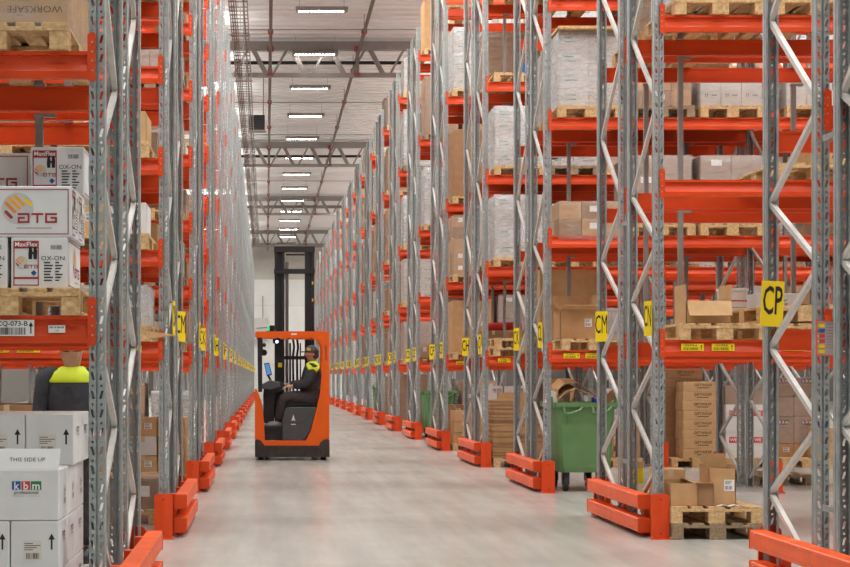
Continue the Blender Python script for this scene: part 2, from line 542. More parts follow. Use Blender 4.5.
for k in range(1, NROW + 1):
    for side in 'RL':
        for h in (0, 1):
            build_rack(side, k, h)

# ------------------------------------------------------------------ guards, protectors, signs
def guard(side, k):
    xa, xb = (3.309, 3.429) if side == 'R' else (-.815, -.705)
    y0, y1 = Y0(k) + .10, Y0(k) + 2.42
    t = thing('rack_end_guard', f'orange double-rail floor guard at the aisle end of the {row_phrase(side, k)}', 'guard rail',
              ((xa + xb) / 2, y0, 0), 0, 'orange guards along the aisle')
    w = abs(xb - xa) / 2; L = y1 - y0
    def rail():
        mb = MB(); z1 = .125
        mb.prism([(-w, .008), (-w + .008, 0), (w - .008, 0), (w, .008), (w, z1 - .008), (w - .008, z1), (-w + .008, z1), (-w, z1 - .008)], 'y', .012, L - .012, 'orange2')
        for s in (-1, 1):
            for z in (.03, .095): mb.box((s * w - .0015, .012, z - .0012), (s * w + .0015, L - .012, z + .0012), 'orange')
            for yy in (.12, L / 2 - .1, L / 2 + .1, L - .12):
                for z in (.018, .107):
                    mb.prism([(yy + .008 * math.cos(a * PI / 4), z + .008 * math.sin(a * PI / 4)) for a in range(8)], 'x', s * w - .004, s * w + .004, 'screw')
        return mb.mesh('rail')
    def cap():
        mb = MB(); mb.box((-w - .003, 0, -.003), (w + .003, .018, .128), 'orange'); return mb.mesh('end_cap', .003)
    def post(s):
        mb = MB(); x0 = w if s > 0 else -w
        mb.box((min(x0, x0 + s * .05), -.05, 0), (max(x0, x0 + s * .05), .05, .37), 'orange')
        mb.box((min(x0 - s * .03, x0 + s * .09), -.07, 0), (max(x0 - s * .03, x0 + s * .09), .07, .008), 'orange')
        for yy in (-.055, .055): mb.tube([(x0 + s * .07, yy, .008), (x0 + s * .07, yy, .03)], .01, 'screw', 6)
        return mb.mesh('guard_post')
    s = 1 if side == 'R' else -1
    for z in (.045, .255):
        r = ob('rail', cached(('rail', side), rail), t, (0, 0, z))
        ob('end_cap', cached(('cap', side), cap), r, (0, 0, 0)); ob('end_cap', cached(('cap', side), cap), r, (0, L, 0), (0, 0, PI))
    for y in (.32, L / 2, L - .32):
        ob('guard_post', cached(('post', side), lambda: post(s)), t, (0, y, 0))

def protector_mesh(flip):
    mb = MB(); w = .08; t = .006; zt = .40; c = .022
    for s in (-1, 1):
        mb.prism([(0, 0), (s * w, 0), (s * w, zt - c), (s * (w - c), zt), (0, zt)], 'y', -.002, .006, 'orange',
                 Matrix.Rotation(s * math.radians(7), 4, 'Z'))
        mb.box((min(s * w, s * (w - t)), .008, 0), (max(s * w, s * (w - t)), .032, zt - c), 'orange')
    mb.box((-.1, -.04, 0), (.1, .032, .008), 'orange')
    for z in (.05, .35): mb.prism([(.007 * math.cos(a * PI / 4), z + .007 * math.sin(a * PI / 4)) for a in range(8)], 'y', -.006, 0, 'dark2')
    for s in (-1, 1): mb.tube([(s * .085, -.025, .008), (s * .085, -.025, .025)], .009, 'screw', 6)
    if flip: mb.v = [(x, -y, z) for x, y, z in mb.v]
    return mb.mesh('upright_protector')
PROT = [protector_mesh(False), protector_mesh(True)]

for k in range(1, NROW + 1):
    for side in 'RL':
        guard(side, k)
        xc = XR if side == 'R' else XL; sx = 1 if side == 'R' else -1
        ob('upright_protector', PROT[0], None, (xc + sx * .0, Y0(k) - .06, 0), label=f'orange upright protector on the front corner of the {row_phrase(side, k)}, aisle side',
           cat='protector', group='orange protectors on the aisle corners')
        if k <= 8:
            ob('upright_protector', PROT[1], None, (xc, Y0(k) + 2.51, 0), label=f'orange upright protector on the far corner of the {row_phrase(side, k)}, aisle side',
               cat='protector', group='orange protectors on the aisle corners')
        if side == 'R' and k in (3, 4, 5):
            ob('upright_protector', PROT[0], None, (xc + BAY, Y0(k) - .06, 0), label=f'orange upright protector on the inner front upright of the {row_phrase(side, k)}', cat='protector', group='orange protectors deeper in')
            ob('upright_protector', PROT[1], None, (xc + BAY, Y0(k) + 2.51, 0), label=f'orange upright protector on the inner back upright of the {row_phrase(side, k)}', cat='protector', group='orange protectors deeper in')

def sign(side, k, h):
    tx = code(k, h)
    sx = 1 if side == 'R' else -1
    xc = (XR if side == 'R' else XL)
    y = Y0(k) + (.06 if h == 0 else 2.40)
    jit = random.Random(k * 7 + h + (3 if side == 'L' else 0))
    if h == 0: yaw = math.radians(-76 + jit.uniform(-4, 6))
    else: yaw = math.radians({1: -8, 2: -48, 3: -68}.get(k, -45 + jit.uniform(-15, 15)))
    if side == 'L': yaw = math.radians(85) if h == 0 else math.radians(50 + jit.uniform(-10, 10))
    w, hh = .15, .31
    t = thing('rack_sign', f'yellow rack sign lettered {tx} on the {"front" if h == 0 else "far"} upright of the {row_phrase(side, k)}', 'sign',
              (xc - sx * (.09 if h == 0 else (.035 if k == 1 else .03)), y - (.02 if h == 0 else .06), 1.77 if k == 1 else 1.79), yaw, 'yellow row signs on the rack ends')
    def plate():
        mb = MB(); mb.box((-w / 2, 0, 0), (w / 2, .004, hh), 'yellow'); return mb.mesh('sign_plate')
    ob('sign_plate', cached('splate', plate), t)
    t.rotation_euler = (0, math.radians(2.5 if k == 1 else 0), yaw)
    ob('sign_lettering', text_mesh(tx, .27, 'black', .0 if tx[1] in 'MNWK' else .013, .40), t, (0, -.002, hh * .54))
for k in range(1, NROW + 1):
    for side in 'RL':
        for h in (0, 1):
            if not (side == 'L' and k == 1): sign(side, k, h)

# grey board with coloured tags on the first right row
def colour_board():
    t = thing('location_board', 'grey orange-framed board with six coloured tags on the nearest right-hand upright pair', 'board', (3.46, 10.10, 1.56))
    mb = MB(); mb.box((-.055, 0, 0), (.055, .012, .215), 'board'); ob('board_panel', mb.mesh('board_panel'), t)
    mb = MB()
    for a, b in (((-.06, -.004, -.004), (.06, .012, .002)), ((-.06, -.004, .213), (.06, .012, .219)), ((-.06, -.004, 0), (-.055, .012, .215)), ((.055, -.004, 0), (.06, .012, .215))):
        mb.box(a, b, 'orange2')
    mb.box((0, 0, .219), (.03, .012, .25), 'orange2')
    ob('board_frame', mb.mesh('board_frame'), t)
    for i, c in enumerate(['yellow', 'blue', 'redb', 'redb', 'yellow', 'yellow']):
        mb = MB(); z = .185 - i * .032
        mb.box((-.042, -.003, z - .011), (-.008, 0, z + .011), c); mb.box((-.052, -.003, z - .008), (-.046, 0, z + .006), ['inkyel', 'blue', 'paper', 'paper', 'inkyel', 'inkyel'][i])
        ob('colour_tag', mb.mesh('colour_tag'), t)
    mb = MB()
    for i in range(9): rect(mb, .0, .19 - i * .018, .045, .192 - i * .018, -.001, 'ink')
    ob('printed_text', mb.mesh('printed_text'), t)
colour_board()

# ------------------------------------------------------------------ roof steel, pipes, lamps
def roof_steel():
    names = ['nearest', 'second', 'third', 'farthest']
    for i in range(4):
        y = 50.6 + i * 21.6
        t = thing('roof_truss', f'grey steel roof truss across the aisle, {names[i]} of the four in view', 'truss', (0, y, 0), 0, 'steel roof trusses')
        zt, zb = 11.62, 10.72
        mb = MB(); mb.box((-9, -.1, zt - .13), (22, .1, zt + .13), 'truss'); ob('top_chord', mb.mesh('top_chord'), t)
        mb = MB(); mb.box((-6, -.08, zb - .06), (20, .08, zb + .06), 'truss'); ob('bottom_chord', mb.mesh('bottom_chord'), t)
        x = -4.6
        while x < 14:
            if x > 3.0 and x < 4.2: pass
            mb = MB(); mb.bar((x, 0, zb), (x + .45, 0, zt - .1), .07, .07, 'truss', (0, 1, 0)); ob('web_rod', mb.mesh('web_rod'), t)
            mb = MB(); mb.bar((x + .6, 0, zt - .1), (x + 1.02, 0, zb), .14, .1, 'truss', (0, 1, 0)); ob('web_strut', mb.mesh('web_strut'), t)
            x += 1.2
    for j, y in enumerate((51.0, 72.6, 94.2, 119.0)):
        mb = MB(); mb.tube([(-9, y, 11.18 if j < 3 else 10.9), (22, y, 11.18 if j < 3 else 10.9)], .055 if j < 2 else .09, 'dark2' if j < 2 else 'truss', 8)
        ob('service_pipe', mb.mesh('service_pipe'), label=['dark service pipe running across behind the nearest roof truss', 'dark service pipe running across behind the second roof truss',
           'grey service pipe running across beyond the third roof truss', 'grey service duct running across in front of the end wall'][j], cat='pipe', group='pipes across the roof')
    for x, l in ((.13, 'left of the two grey sprinkler pipes running along under the roof'), (2.81, 'right of the two grey sprinkler pipes running along under the roof')):
        t = thing('sprinkler_pipe', l, 'pipe', (x, 0, 11.30), 0, 'sprinkler pipes along the roof')
        mb = MB(); mb.tube([(0, 30, 0), (0, 127.9, 0)], .052, 'pipe', 10); mb.smooth = True; ob('pipe_run', mb.mesh('pipe_run'), t)
        y = 41.0
        while y < 127:
            mb = cached('coupl', lambda: coupling()); ob('coupling', mb, t, (0, y, 0)); y += 6.0
        for i in range(4):
            mb = cached('hang', lambda: hanger()); ob('pipe_drop', mb, t, (0, 50.45 + 21.6 * i, 0))
def coupling():
    mb = MB(); mb.tube([(0, -.09, 0), (0, .09, 0)], .085, 'pipe_red', 10); mb.tube([(0, 0, .05), (0, 0, .5)], .012, 'pipe', 6); mb.tube([(0, 0, -.05), (0, 0, -.16)], .025, 'pipe', 6)
    return mb.mesh('coupling')
def hanger():
    mb = MB(); mb.tube([(0, 0, .3), (0, 0, -.62)], .05, 'pipe', 8); mb.tube([(0, 0, .12), (0, 0, .28)], .1, 'pipe_red', 8); mb.tube([(0, 0, -.62), (0, 0, -.54)], .1, 'pipe_red', 8)
    return mb.mesh('pipe_drop')
roof_steel()

def lamps():
    def housing():
        mb = MB(); mb.prism([(-.16, 0), (.16, 0), (.2, .05), (.1, .11), (-.1, .11), (-.2, .05)], 'x', -.70, .70, 'truss')
        mb.box((-.73, -.15, .0), (-.70, .15, .1), 'white_pl'); mb.box((.70, -.15, .0), (.73, .15, .1), 'white_pl')
        return mb.mesh('lamp_housing')
    def lens():
        mb = MB()
        for i in range(12): mb.box((-.62 + i * .104, -.055, -.012), (-.62 + i * .104 + .062, .05, 0), 'ledlens')
        return mb.mesh('lamp_lens')
    def wire():
        mb = MB()
        for s in (-.6, .6): mb.tube([(s, 0, .11), (s, 0, .56)], .006, 'steel', 5)
        return mb.mesh('suspension_wire')
    a, b, c = housing(), lens(), wire()
    y = 44.4; n = 1
    while y < 126:
        t = thing('ceiling_light', f'white linear ceiling light over the aisle, {ORD[n]} counted from the top of the photo', 'ceiling light', (1.51, y, 11.31), 0, 'linear lights over the aisle')
        ob('lamp_housing', a, t); ob('lamp_lens', b, t); ob('suspension_wire', c, t)
        y += 5.97; n += 1
    for i, y in enumerate((39.4, 44.4 + 2.99, 60, 68, 84)):
        mb = MB(); mb.tube([(-6, y, 11.45), (14, y, 11.45)], .018, 'steel', 5)
        ob('conduit', mb.mesh('conduit'), label=f'thin grey conduit strung across under the roof deck, {ORD[i + 1]} from the top', cat='conduit', group='thin conduits across the roof')
lamps()

def cable_ladder():
    def rail():
        mb = MB(); mb.box((-.012, 0, -.05), (.012, 5.9, .05), 'truss'); return mb.mesh('side_rail')
    def rung():
        mb = MB(); mb.box((-.2, -.018, -.035), (.2, .018, -.015), 'truss'); return mb.mesh('rung')
    def cables():
        mb = MB()
        for x, r in ((-.15, .016), (-.1, .02), (-.05, .014), (.12, .02)): mb.tube([(x, 0, r - .015), (x, 5.9, r - .015)], r, 'pipe', 6)
        return mb.mesh('cable_bundle')
    def drop():
        mb = MB(); mb.tube([(0, 0, .04), (0, 0, 2.3)], .014, 'steel', 6); mb.box((-.24, -.02, -.075), (.24, .02, -.05), 'truss'); return mb.mesh('hanger_rod')
    for n in range(12):
        t = thing('cable_ladder', f'grey cable ladder length hung above the left racks, {ORD[n + 1]} length from the camera', 'cable ladder', (-.61, 30 + 6 * n, 9.6), 0, 'cable ladder lengths above the left racks')
        for s in (-.2, .2): ob('side_rail', cached('lr', rail), t, (s, 0, 0))
        for i in range(15): ob('rung', cached('rg', rung), t, (0, .2 + i * .39, 0))
        ob('cable_bundle', cached('cb', cables), t); ob('hanger_rod', cached('hd', drop), t, (0, 3, 0))
cable_ladder()

def heater():
    t = thing('unit_heater', 'square black unit hung on a rod under the roof at the left', 'heater', (-.31, 56, 9.83))
    mb = MB(); mb.box((-.27, -.2, 0), (.27, .2, .5), 'dark2'); ob('casing', mb.mesh('casing', .01), t)
    mb = MB()
    for i in range(8): mb.box((-.25, -.215, .03 + i * .057), (.25, -.2, .05 + i * .057), 'dark2')
    ob('grille', mb.mesh('grille'), t)
    mb = MB(); mb.box((-.3, -.22, -.05), (.3, .22, -.01), 'truss'); mb.tube([(.22, 0, .5), (.22, 0, 1.98)], .02, 'truss', 6); ob('hanger_rod', mb.mesh('hanger_rod'), t)
    t = thing('wall_cabinet', 'pale grey cabinet with thin pipes on the end wall left of the mast', 'cabinet', (-.45, 127.6, 4.32))
    mb = MB(); mb.box((-.5, -.1, 0), (.55, .38, 1.7), 'cardg'); ob('cabinet_body', mb.mesh('cabinet_body', .01), t)
    mb = MB(); mb.tube([(.2, 0, 1.7), (.2, 0, 3.4)], .05, 'truss', 6); mb.tube([(-.3, -.12, .9), (.9, -.12, 1.0)], .05, 'truss', 6); mb.tube([(-.4, -.12, .3), (.5, -.12, .4)], .05, 'truss', 6); ob('pipework', mb.mesh('pipework'), t)
heater()

# ------------------------------------------------------------------ pallets, cartons, loads
def pallet_pieces():
    W, D = .8, 1.2
    P = []
    for i, x in enumerate((-.35, 0, .35)):
        w = .1 if i != 1 else .145
        P.append(('bottom_board', (w, D, .022), (x, 0, 0)))
        for y in (-.5, 0, .5): P.append(('block', (w, .145 if y == 0 else .14, .078), (x, y * (D - .145) / 1.0 if y else 0, .022)))
    for y in (-.5, 0, .5): P.append(('stringer_board', (W, .145, .022), (0, y * (D - .145), .1)))
    for i, x in enumerate((-.328, -.17, 0, .17, .328)):
        P.append(('deck_board', (.145 if i % 2 == 0 else .10, D, .022), (x, 0, .122)))
    return P
PP = pallet_pieces()
def pallet_mesh(m):
    mb = MB()
    for n, s, p in PP: mb.box((p[0] - s[0] / 2, p[1] - s[1] / 2, p[2]), (p[0] + s[0] / 2, p[1] + s[1] / 2, p[2] + s[2]), m)
    return mb.mesh('pallet')
def box_mesh(name, s, m, bevel=.002):
    mb = MB(); mb.box((-s[0] / 2, -s[1] / 2, 0), (s[0] / 2, s[1] / 2, s[2]), m); return mb.mesh(name, bevel)
NPAL = [0]
def pallet(loc, label, group='pallets in the racks', detail=False, m='wood', rz=0.0, tilt=0.0):
    NPAL[0] += 1
    if not detail:
        return ob('pallet', cached(('pal', m), lambda: pallet_mesh(m)), None, loc, (0, tilt, rz), label, 'pallet', group)
    t = ob('pallet', None, None, loc, (0, tilt, rz), label, 'pallet', group)
    for n, s, p in PP: ob(n, cached(('pp', s, m), lambda: box_mesh(n, s, m)), t, p)
    return t

def carton_mesh(w, d, h, m):
    mb = MB(); mb.box((-w / 2, -d / 2, 0), (w / 2, d / 2, h), m); return mb.mesh('carton', .005)
def tape_mesh(w, d, h):
    mb = MB(); t = .0012; r = .025
    mb.box((-r, -d / 2, h), (r, d / 2, h + t), 'tape'); mb.box((-r, -d / 2 - t, h - .07), (r, -d / 2, h + t), 'tape'); mb.box((-r, d / 2, h - .07), (r, d / 2 + t, h + t), 'tape')
    return mb.mesh('packing_tape')
def shipping_label(w=.1, h=.07):
    mb = MB(); rect(mb, -w / 2, -h / 2, w / 2, h / 2, 0, 'paper'); barcode(mb, -w * .42, -h * .38, w * .3, -h * .05, -.0008, 'black', 16, 4)
    for i in range(3): rect(mb, -w * .42, h * (.1 + .12 * i), w * (.1 + .1 * i), h * (.15 + .12 * i), -.0008, 'ink')
    return mb.mesh('printed_label')
def carton(w, d, h, m, loc, label, group=None, rz=0.0, tape=True, lab=False, cat='carton'):
    o = ob('carton', cached(('ct', round(w, 3), round(d, 3), round(h, 3), m), lambda: carton_mesh(w, d, h, m)), None, loc, (0, 0, rz), label, cat, group)
    if tape: ob('packing_tape', cached(('tp', round(w, 3), round(d, 3), round(h, 3)), lambda: tape_mesh(w, d, h)), o)
    if lab: ob('printed_label', cached(('sl', lab), lambda: shipping_label(min(.1, w * .4), min(.08, h * .35))), o, (w * .18, -d / 2 - .002, h * .55))
    return o

def open_carton(w, d, h, m, loc, label, rz=0.0, flaps=(.5, .5, .5, .5), angs=(-100, 20, 10, 10), group=None, marks=True):
    """open box: walls, four flaps (front, back, left, right), each a part"""
    t = thing('open_carton', label, 'carton', loc, rz, group)
    mb = MB(); k = .006
    mb.box((-w / 2, -d / 2, 0), (w / 2, d / 2, k), m)
    for a, b in (((-w / 2, -d / 2, 0), (w / 2, -d / 2 + k, h)), ((-w / 2, d / 2 - k, 0), (w / 2, d / 2, h)), ((-w / 2, -d / 2, 0), (-w / 2 + k, d / 2, h)), ((w / 2 - k, -d / 2, 0), (w / 2, d / 2, h))):
        mb.box(a, b, m)
    ob('box_body', mb.mesh('box_body'), t)
    L = d / 2
    for i, (px, py, r0, ww) in enumerate(((0, -d / 2, 0, w), (0, d / 2, PI, w), (-w / 2, 0, -PI / 2, d), (w / 2, 0, PI / 2, d))):
        if not flaps[i]: continue
        mb = MB(); q = flaps[i]; mb.prism([(-ww / 2 + .004, 0), (ww / 2 - .004, 0), (ww / 2 - .012, q), (-ww / 2 + .012, q)], 'y', 0, .005, m)
        f = ob('flap', mb.mesh('flap'), t, (px, py, h))
        f.rotation_euler = (0, 0, 0)
        f.matrix_local = Matrix.Translation((px, py, h)) @ Matrix.Rotation(r0, 4, 'Z') @ Matrix.Rotation(math.radians(-angs[i]) * -1, 4, 'X')
    if marks: ob('printed_label', cached('slx', lambda: shipping_label(.09, .1)), t, (w * .25, -d / 2 - .002, h * .55))
    return t

def load_mesh(w, d, h, nx, ny, nz, mats, gap=.006, seed=1, deco=None):
    mb = MB(); r = random.Random(seed); a, b, c = w / nx, d / ny, h / nz
    for i in range(nx):
        for j in range(ny):
            for l in range(nz):
                if 0 < i < nx - 1 and 0 < j < ny - 1 and l < nz - 1: continue
                q = gap * r.uniform(.5, 1.6); x0 = -w / 2 + i * a; y0 = -d / 2 + j * b; z0 = l * c
                mm = r.choice(mats)
                mb.box((x0 + q / 2, y0 + q / 2, z0), (x0 + a - q / 2, y0 + b - q / 2, z0 + c - q * .4), mm)
                if deco and j == 0: deco(mb, x0, y0 + q / 2 - .0015, z0, a, c, r)
    return mb.mesh('carton_stack')
def film_mesh(w, d, h, m, seed):
    bm = bmesh.new(); r = random.Random(seed); n = 9
    from mathutils import noise
    vs = []
    per = []
    N = 10
    for i in range(N): per.append((-w / 2 + w * i / N, -d / 2))
    for i in range(N): per.append((w / 2, -d / 2 + d * i / N))
    for i in range(N): per.append((w / 2 - w * i / N, d / 2))
    for i in range(N): per.append((-w / 2, d / 2 - d * i / N))
    rings = []
    for l in range(n + 1):
        z = -.05 + (h + .05) * l / n; ring = []
        for (x, y) in per:
            o = .008 + .010 * noise.noise((x * 5 + seed, y * 5, z * 4)); L = math.hypot(x, y)
            ring.append(bm.verts.new((x * (1 + o / max(w, .1) * 2), y * (1 + o / max(d, .1) * 2), z)))
        rings.append(ring)
    for l in range(n):
        for i in range(len(per)):
            bm.faces.new((rings[l][i], rings[l][(i + 1) % len(per)], rings[l + 1][(i + 1) % len(per)], rings[l + 1][i]))
    f = bm.faces.new(rings[-1])
    for p in bm.faces: p.smooth = True
    f.smooth = False
    me = bpy.data.meshes.new('stretch_wrap'); bm.to_mesh(me); bm.free(); me.materials.append(M[m]); return me

def deco_lines(mb, x, y, z, a, c, r):
    for i in range(2): rect(mb, x + a * .2, z + c * (.4 + .22 * i), x + a * r.uniform(.45, .7), z + c * (.46 + .22 * i), y, 'green')
def deco_up(mb, x, y, z, a, c, r):
    arrow_up(mb, x + a * .25, z + c * .6, c * .25, y, 'ink'); arrow_up(mb, x + a * .35, z + c * .6, c * .25, y, 'ink'); rect(mb, x + a * .55, z + c * .7, x + a * .8, z + c * .76, y, 'ink')
def deco_lab(mb, x, y, z, a, c, r):
    if r.random() < .35: rect(mb, x + a * .35, z + c * .4, x + a * .7, z + c * .75, y, 'paper')
KINDS = {
    'white': (['cardw2', 'cardg'], 'filmw', 'white wrapped load', deco_lines, (2, 3)),
    'grey': (['cardg'], 'film', 'grey wrapped cartons', deco_up, (3, 4)),
    'brown': (['card', 'card3'], 'film', 'brown wrapped cartons', deco_lab, (3, 3)),
    'pink': (['cardp'], 'film', 'pale brown wrapped cartons', deco_lab, (2, 3)),
    'dark': (['card3'], 'film', 'dark brown wrapped cartons', None, (2, 2)),
}
def wrapped_load(kind, w, d, h, loc, label, detail, seed=1):
    mats, fm, _, deco, (nx, ny) = KINDS[kind]
    nz = max(1, round(h / .24)); key = (kind, round(w, 2), round(d, 2), round(h, 2), seed % 4)
    st = cached(('ld',) + key, lambda: load_mesh(w, d, h, nx, ny, nz, mats, seed=seed, deco=deco))
    t = thing('wrapped_load', label, 'wrapped load', loc, 0, 'wrapped loads in the racks')
    ob('carton_stack', st, t)
    ob('stretch_wrap', cached(('fm',) + key, lambda: film_mesh(w + .004, d + .004, h + .003, fm, seed % 4)), t)
    return t

LEVW = ['floor level', 'first level', 'second level', 'third level', 'fourth level', 'fifth level', 'sixth level', 'seventh level', 'eighth level', 'ninth level']
SLOT = ['nearest the aisle', 'second in', 'third in', 'fourth in', 'fifth in', 'sixth in', 'seventh in', 'eighth in', 'ninth in']
def where(side, k, h, lv, s):
    return f'{SLOT[s]}, {LEVW[lv]}, {half_phrase(h)}, {row_phrase(side, k)}'
def slot_pos(side, k, h, lv, s):
    sx = 1 if side == 'R' else -1
    xc = XR if side == 'R' else XL
    x = xc + sx * (BAY * (s // 3) + .53 + .87 * (s % 3))
    z = 0 if lv == 0 else levels(side, k)[lv - 1]
    return x, Y0(k) + HALF[h] + .55, z
def room(side, k, lv):
    l = levels(side, k); z = 0 if lv == 0 else l[lv - 1]
    return (l[lv] - z - .16) if lv < len(l) else 1.35

def place(side, k, h, lv, s, kind, hh=None, w=.76, d=None, np=1, seed=None, m=None):
    """one rack position: pallet(s) and what stands on them"""
    x, y, z = slot_pos(side, k, h, lv, s); wh = where(side, k, h, lv, s)
    seed = seed if seed is not None else (k * 13 + h * 7 + lv * 3 + s)
    r = random.Random(seed * 31 + (5 if side == 'L' else 0))
    det = (k <= 3 if side == 'R' else k <= 2) and s <= 2
    wood = m or ('wood2' if r.random() < .25 else 'wood')
    for i in range(np):
        pallet((x + r.uniform(-.01, .01), y, z), f'{"wooden" if wood == "wood" else "weathered"} pallet' + ('' if np == 1 else [' at the bottom', ' second up', ' third up', ' fourth up', ' fifth up', ' sixth up', ' seventh up'][i]) + f', {wh}' if np == 1 else
               f'pallet {["at stack bottom", "second up", "third up", "fourth up", "fifth up", "sixth up"][i]}, {wh}', detail=det, m=wood)
        z += .1445
    if kind is None: return
    rm = room(side, k, lv) - .1445 * np - .05
    if kind in KINDS:
        hh = min(hh or rm * r.uniform(.7, .98), rm)
        d = d or (.92 if np else 1.12)
        wrapped_load(kind, w, d, hh, (x, y - (.06 if np else 0), z), f'{KINDS[kind][2]}, {wh}', det, seed)
    elif kind == 'big':
        hh = min(hh or rm * r.uniform(.55, .9), rm)
        carton(w, .95, hh, r.choice(['card', 'card3', 'card2']), (x, y, z), f'single large brown carton, {wh}', 'large cartons in the racks', lab=1)
    elif kind == 'stack':
        cm = r.choice(['card', 'card2', 'card', 'cardp']); ch = r.uniform(.2, .28); nl = max(1, int((hh or rm * .8) / ch)); nm = {'card': 'brown', 'card2': 'tan', 'cardp': 'beige', 'cardw': 'white'}
        a = w / 2
        for l in range(min(nl, 3)):
            for i in (0, 1):
                if l == nl - 1 and r.random() < .4: continue
                c2 = cm if r.random() < .8 else 'cardw'
                carton(a - .012, .55 + r.uniform(-.03, .03), ch - .003, c2, (x + (i - .5) * a, y - .24, z + l * ch),
                       f'{nm[c2]} carton, {["bottom", "middle", "top"][l]} {["left", "right"][i]}, {wh}', 'cartons stacked in the racks', lab=(1 if (l + i) % 2 == 0 else False), rz=r.uniform(-.02, .02))
    elif kind == 'low':
        hh = hh or .3
        wrapped_load('brown', w, 1.05, hh, (x, y, z), f'low brown wrapped load, {wh}', det, seed)

# ---- right-hand rows, by hand where the photo shows them
done = set()
def P(side, k, h, lv, s, *a, **kw):
    done.add((side, k, h, lv, s))
    if a or kw: place(side, k, h, lv, s, *(a or (None,)), **kw)
# row 1
P('R', 1, 0, 2, 0)
x, y, z = slot_pos('R', 1, 0, 2, 0)
for lv in (1, 2, 3):
    for h in (0, 1): done.add(('R', 1, h, lv, 0))
# row 2 (CN front, CM back)
P('R', 2, 0, 3, 0, 'white', .75); P('R', 2, 0, 3, 1, 'grey', .8)
P('R', 2, 0, 2, 1, 'stack', .25); P('R', 2, 0, 2, 0)
P('R', 2, 1, 1, 1, None, np=2); P('R', 2, 0, 1, 1); P('R', 2, 0, 1, 0); P('R', 3, 0, 1, 0); P('R', 2, 1, 1, 0); P('R', 2, 1, 2, 0); P('R', 2, 1, 2, 1)
P('R', 2, 1, 3, 0, 'dark', .6); P('R', 2, 1, 3, 1)
for s in range(3):
    for h in (0, 1):
        done.add(('R', 2, h, 0, s))
        if s == 2:
            for lv in (1, 2, 3): done.add(('R', 2, h, lv, s))
# row 3 (CL front, CK back)
P('R', 3, 0, 3, 0, 'white', .95, d=.75); P('R', 3, 0, 3, 1, 'brown', .40); P('R', 3, 0, 3, 2, 'grey', .38); P('R', 3, 0, 3, 3, 'grey', .34)
P('R', 3, 0, 2, 1, 'pink', .85); P('R', 3, 0, 2, 2, 'pink', .85); P('R', 3, 0, 2, 3)
P('R', 3, 0, 4, 0, 'brown'); P('R', 3, 1, 1, 0, 'big', .95); P('R', 3, 1, 1, 1); P('R', 3, 1, 1, 2); P('R', 3, 0, 1, 1); P('R', 3, 0, 1, 2); P('R', 3, 0, 1, 3); P('R', 3, 1, 1, 3, 'stack')
P('R', 3, 1, 3, 0, 'grey', .9); P('R', 3, 1, 2, 0); P('R', 3, 1, 2, 1); P('R', 3, 1, 2, 2); P('R', 3, 1, 2, 3)
P('R', 3, 1, 0, 3, None, np=1, m='wood2')
for s in range(6):
    for h in (0, 1): done.add(('R', 3, h, 0, s))
# row 4 (CJ front, CH back)
P('R', 4, 0, 3, 0, 'white', .95); P('R', 4, 0, 2, 0, 'white', 1.0); P('R', 4, 0, 4, 0)
P('R', 4, 1, 4, 0, 'dark', .95); P('R', 4, 0, 1, 0); P('R', 4, 1, 1, 0)
for s in (1, 2, 3): P('R', 4, 0, 3, s, 'white' if s == 1 else 'pink', .4)
for s in range(7):
    for h in (0, 1):
        done.add(('R', 4, h, 0, s))
        if 1 <= s: done.add(('R', 4, h, 1, s))
for s in range(1, 4): P('R', 4, 1, 2, s, 'stack')
# row 5
P('R', 5, 0, 4, 0, 'white', 1.2); P('R', 5, 0, 3, 0, 'big', 1.3); P('R', 5, 0, 2, 0, 'brown', 1.2); P('R', 5, 0, 1, 0, 'big', 1.0); P('R', 5, 1, 2, 0, 'pink', 1.1)
P('R', 5, 0, 0, 0, 'stack'); P('R', 6, 0, 0, 0); P('R', 9, 0, 0, 0); P('R', 9, 1, 0, 0)
P('R', 6, 0, 5, 0, 'big', 1.15); P('R', 6, 0, 4, 0, 'dark', 1.3); P('R', 6, 0, 3, 0, 'white', 1.3)

def visible_level(k, z): return z - 1.4 < 381 / (F / (Y0(k) + 2.4)) + .1
for k in range(2, 21):
    lvs = levels('R', k)
    smax = {2: 3, 3: 5, 4: 6, 5: 7, 6: 7}.get(k, 0)
    for h in (0, 1):
        for lv in range(0, 6):
            z = 0 if lv == 0 else lvs[lv - 1]
            if lv and not visible_level(k, z): continue
            for s in range(smax + 1):
                if ('R', k, h, lv, s) in done: continue
                if k >= 9 and h == 1 and lv in (0,): continue
                r = random.Random(k * 101 + h * 57 + lv * 17 + s * 5)
                q = r.random()
                if k <= 6 and (q < .3 or (k >= 4 and s >= 4 and q < .6)): continue
                if k > 6 and q < .12: continue
                kind = r.choice(['white', 'brown', 'pink', 'big', 'grey', 'dark', 'white'] if k > 6 else ['white', 'grey', 'brown', 'pink', 'big', 'stack', 'low'])
                if k > 10 and (h == 1 or lv == 0): continue
                if k > 10 and kind == 'big': kind = 'dark'
                place('R', k, h, lv, s, kind, np=0 if k > 10 else 1)
# left rows
for k in range(2, 8):
    lvs = levels('L', k)
    for h in (0, 1):
        for lv in range(0, 10):
            if lv > len(lvs): continue
            z = 0 if lv == 0 else lvs[lv - 1]
            if lv and not visible_level(k, z): continue
            for s in ({2: (0, 1), 3: (0, 1, 3), 4: (0, 1, 2, 4)}.get(k, (0, 3)) if lv < 3 else (0, 1) if k < 5 else (0,)):
                if ('L', k, h, lv, s) in done: continue
                r = random.Random(k * 91 + h * 37 + lv * 19 + s * 3 + 1)
                if r.random() < .22 or NPAL[0] > 278: continue
                place('L', k, h, lv, s, r.choice(['stack', 'low', 'stack', 'big', 'brown', 'white', 'pink']), hh=None)
print('PALLETS', NPAL[0])

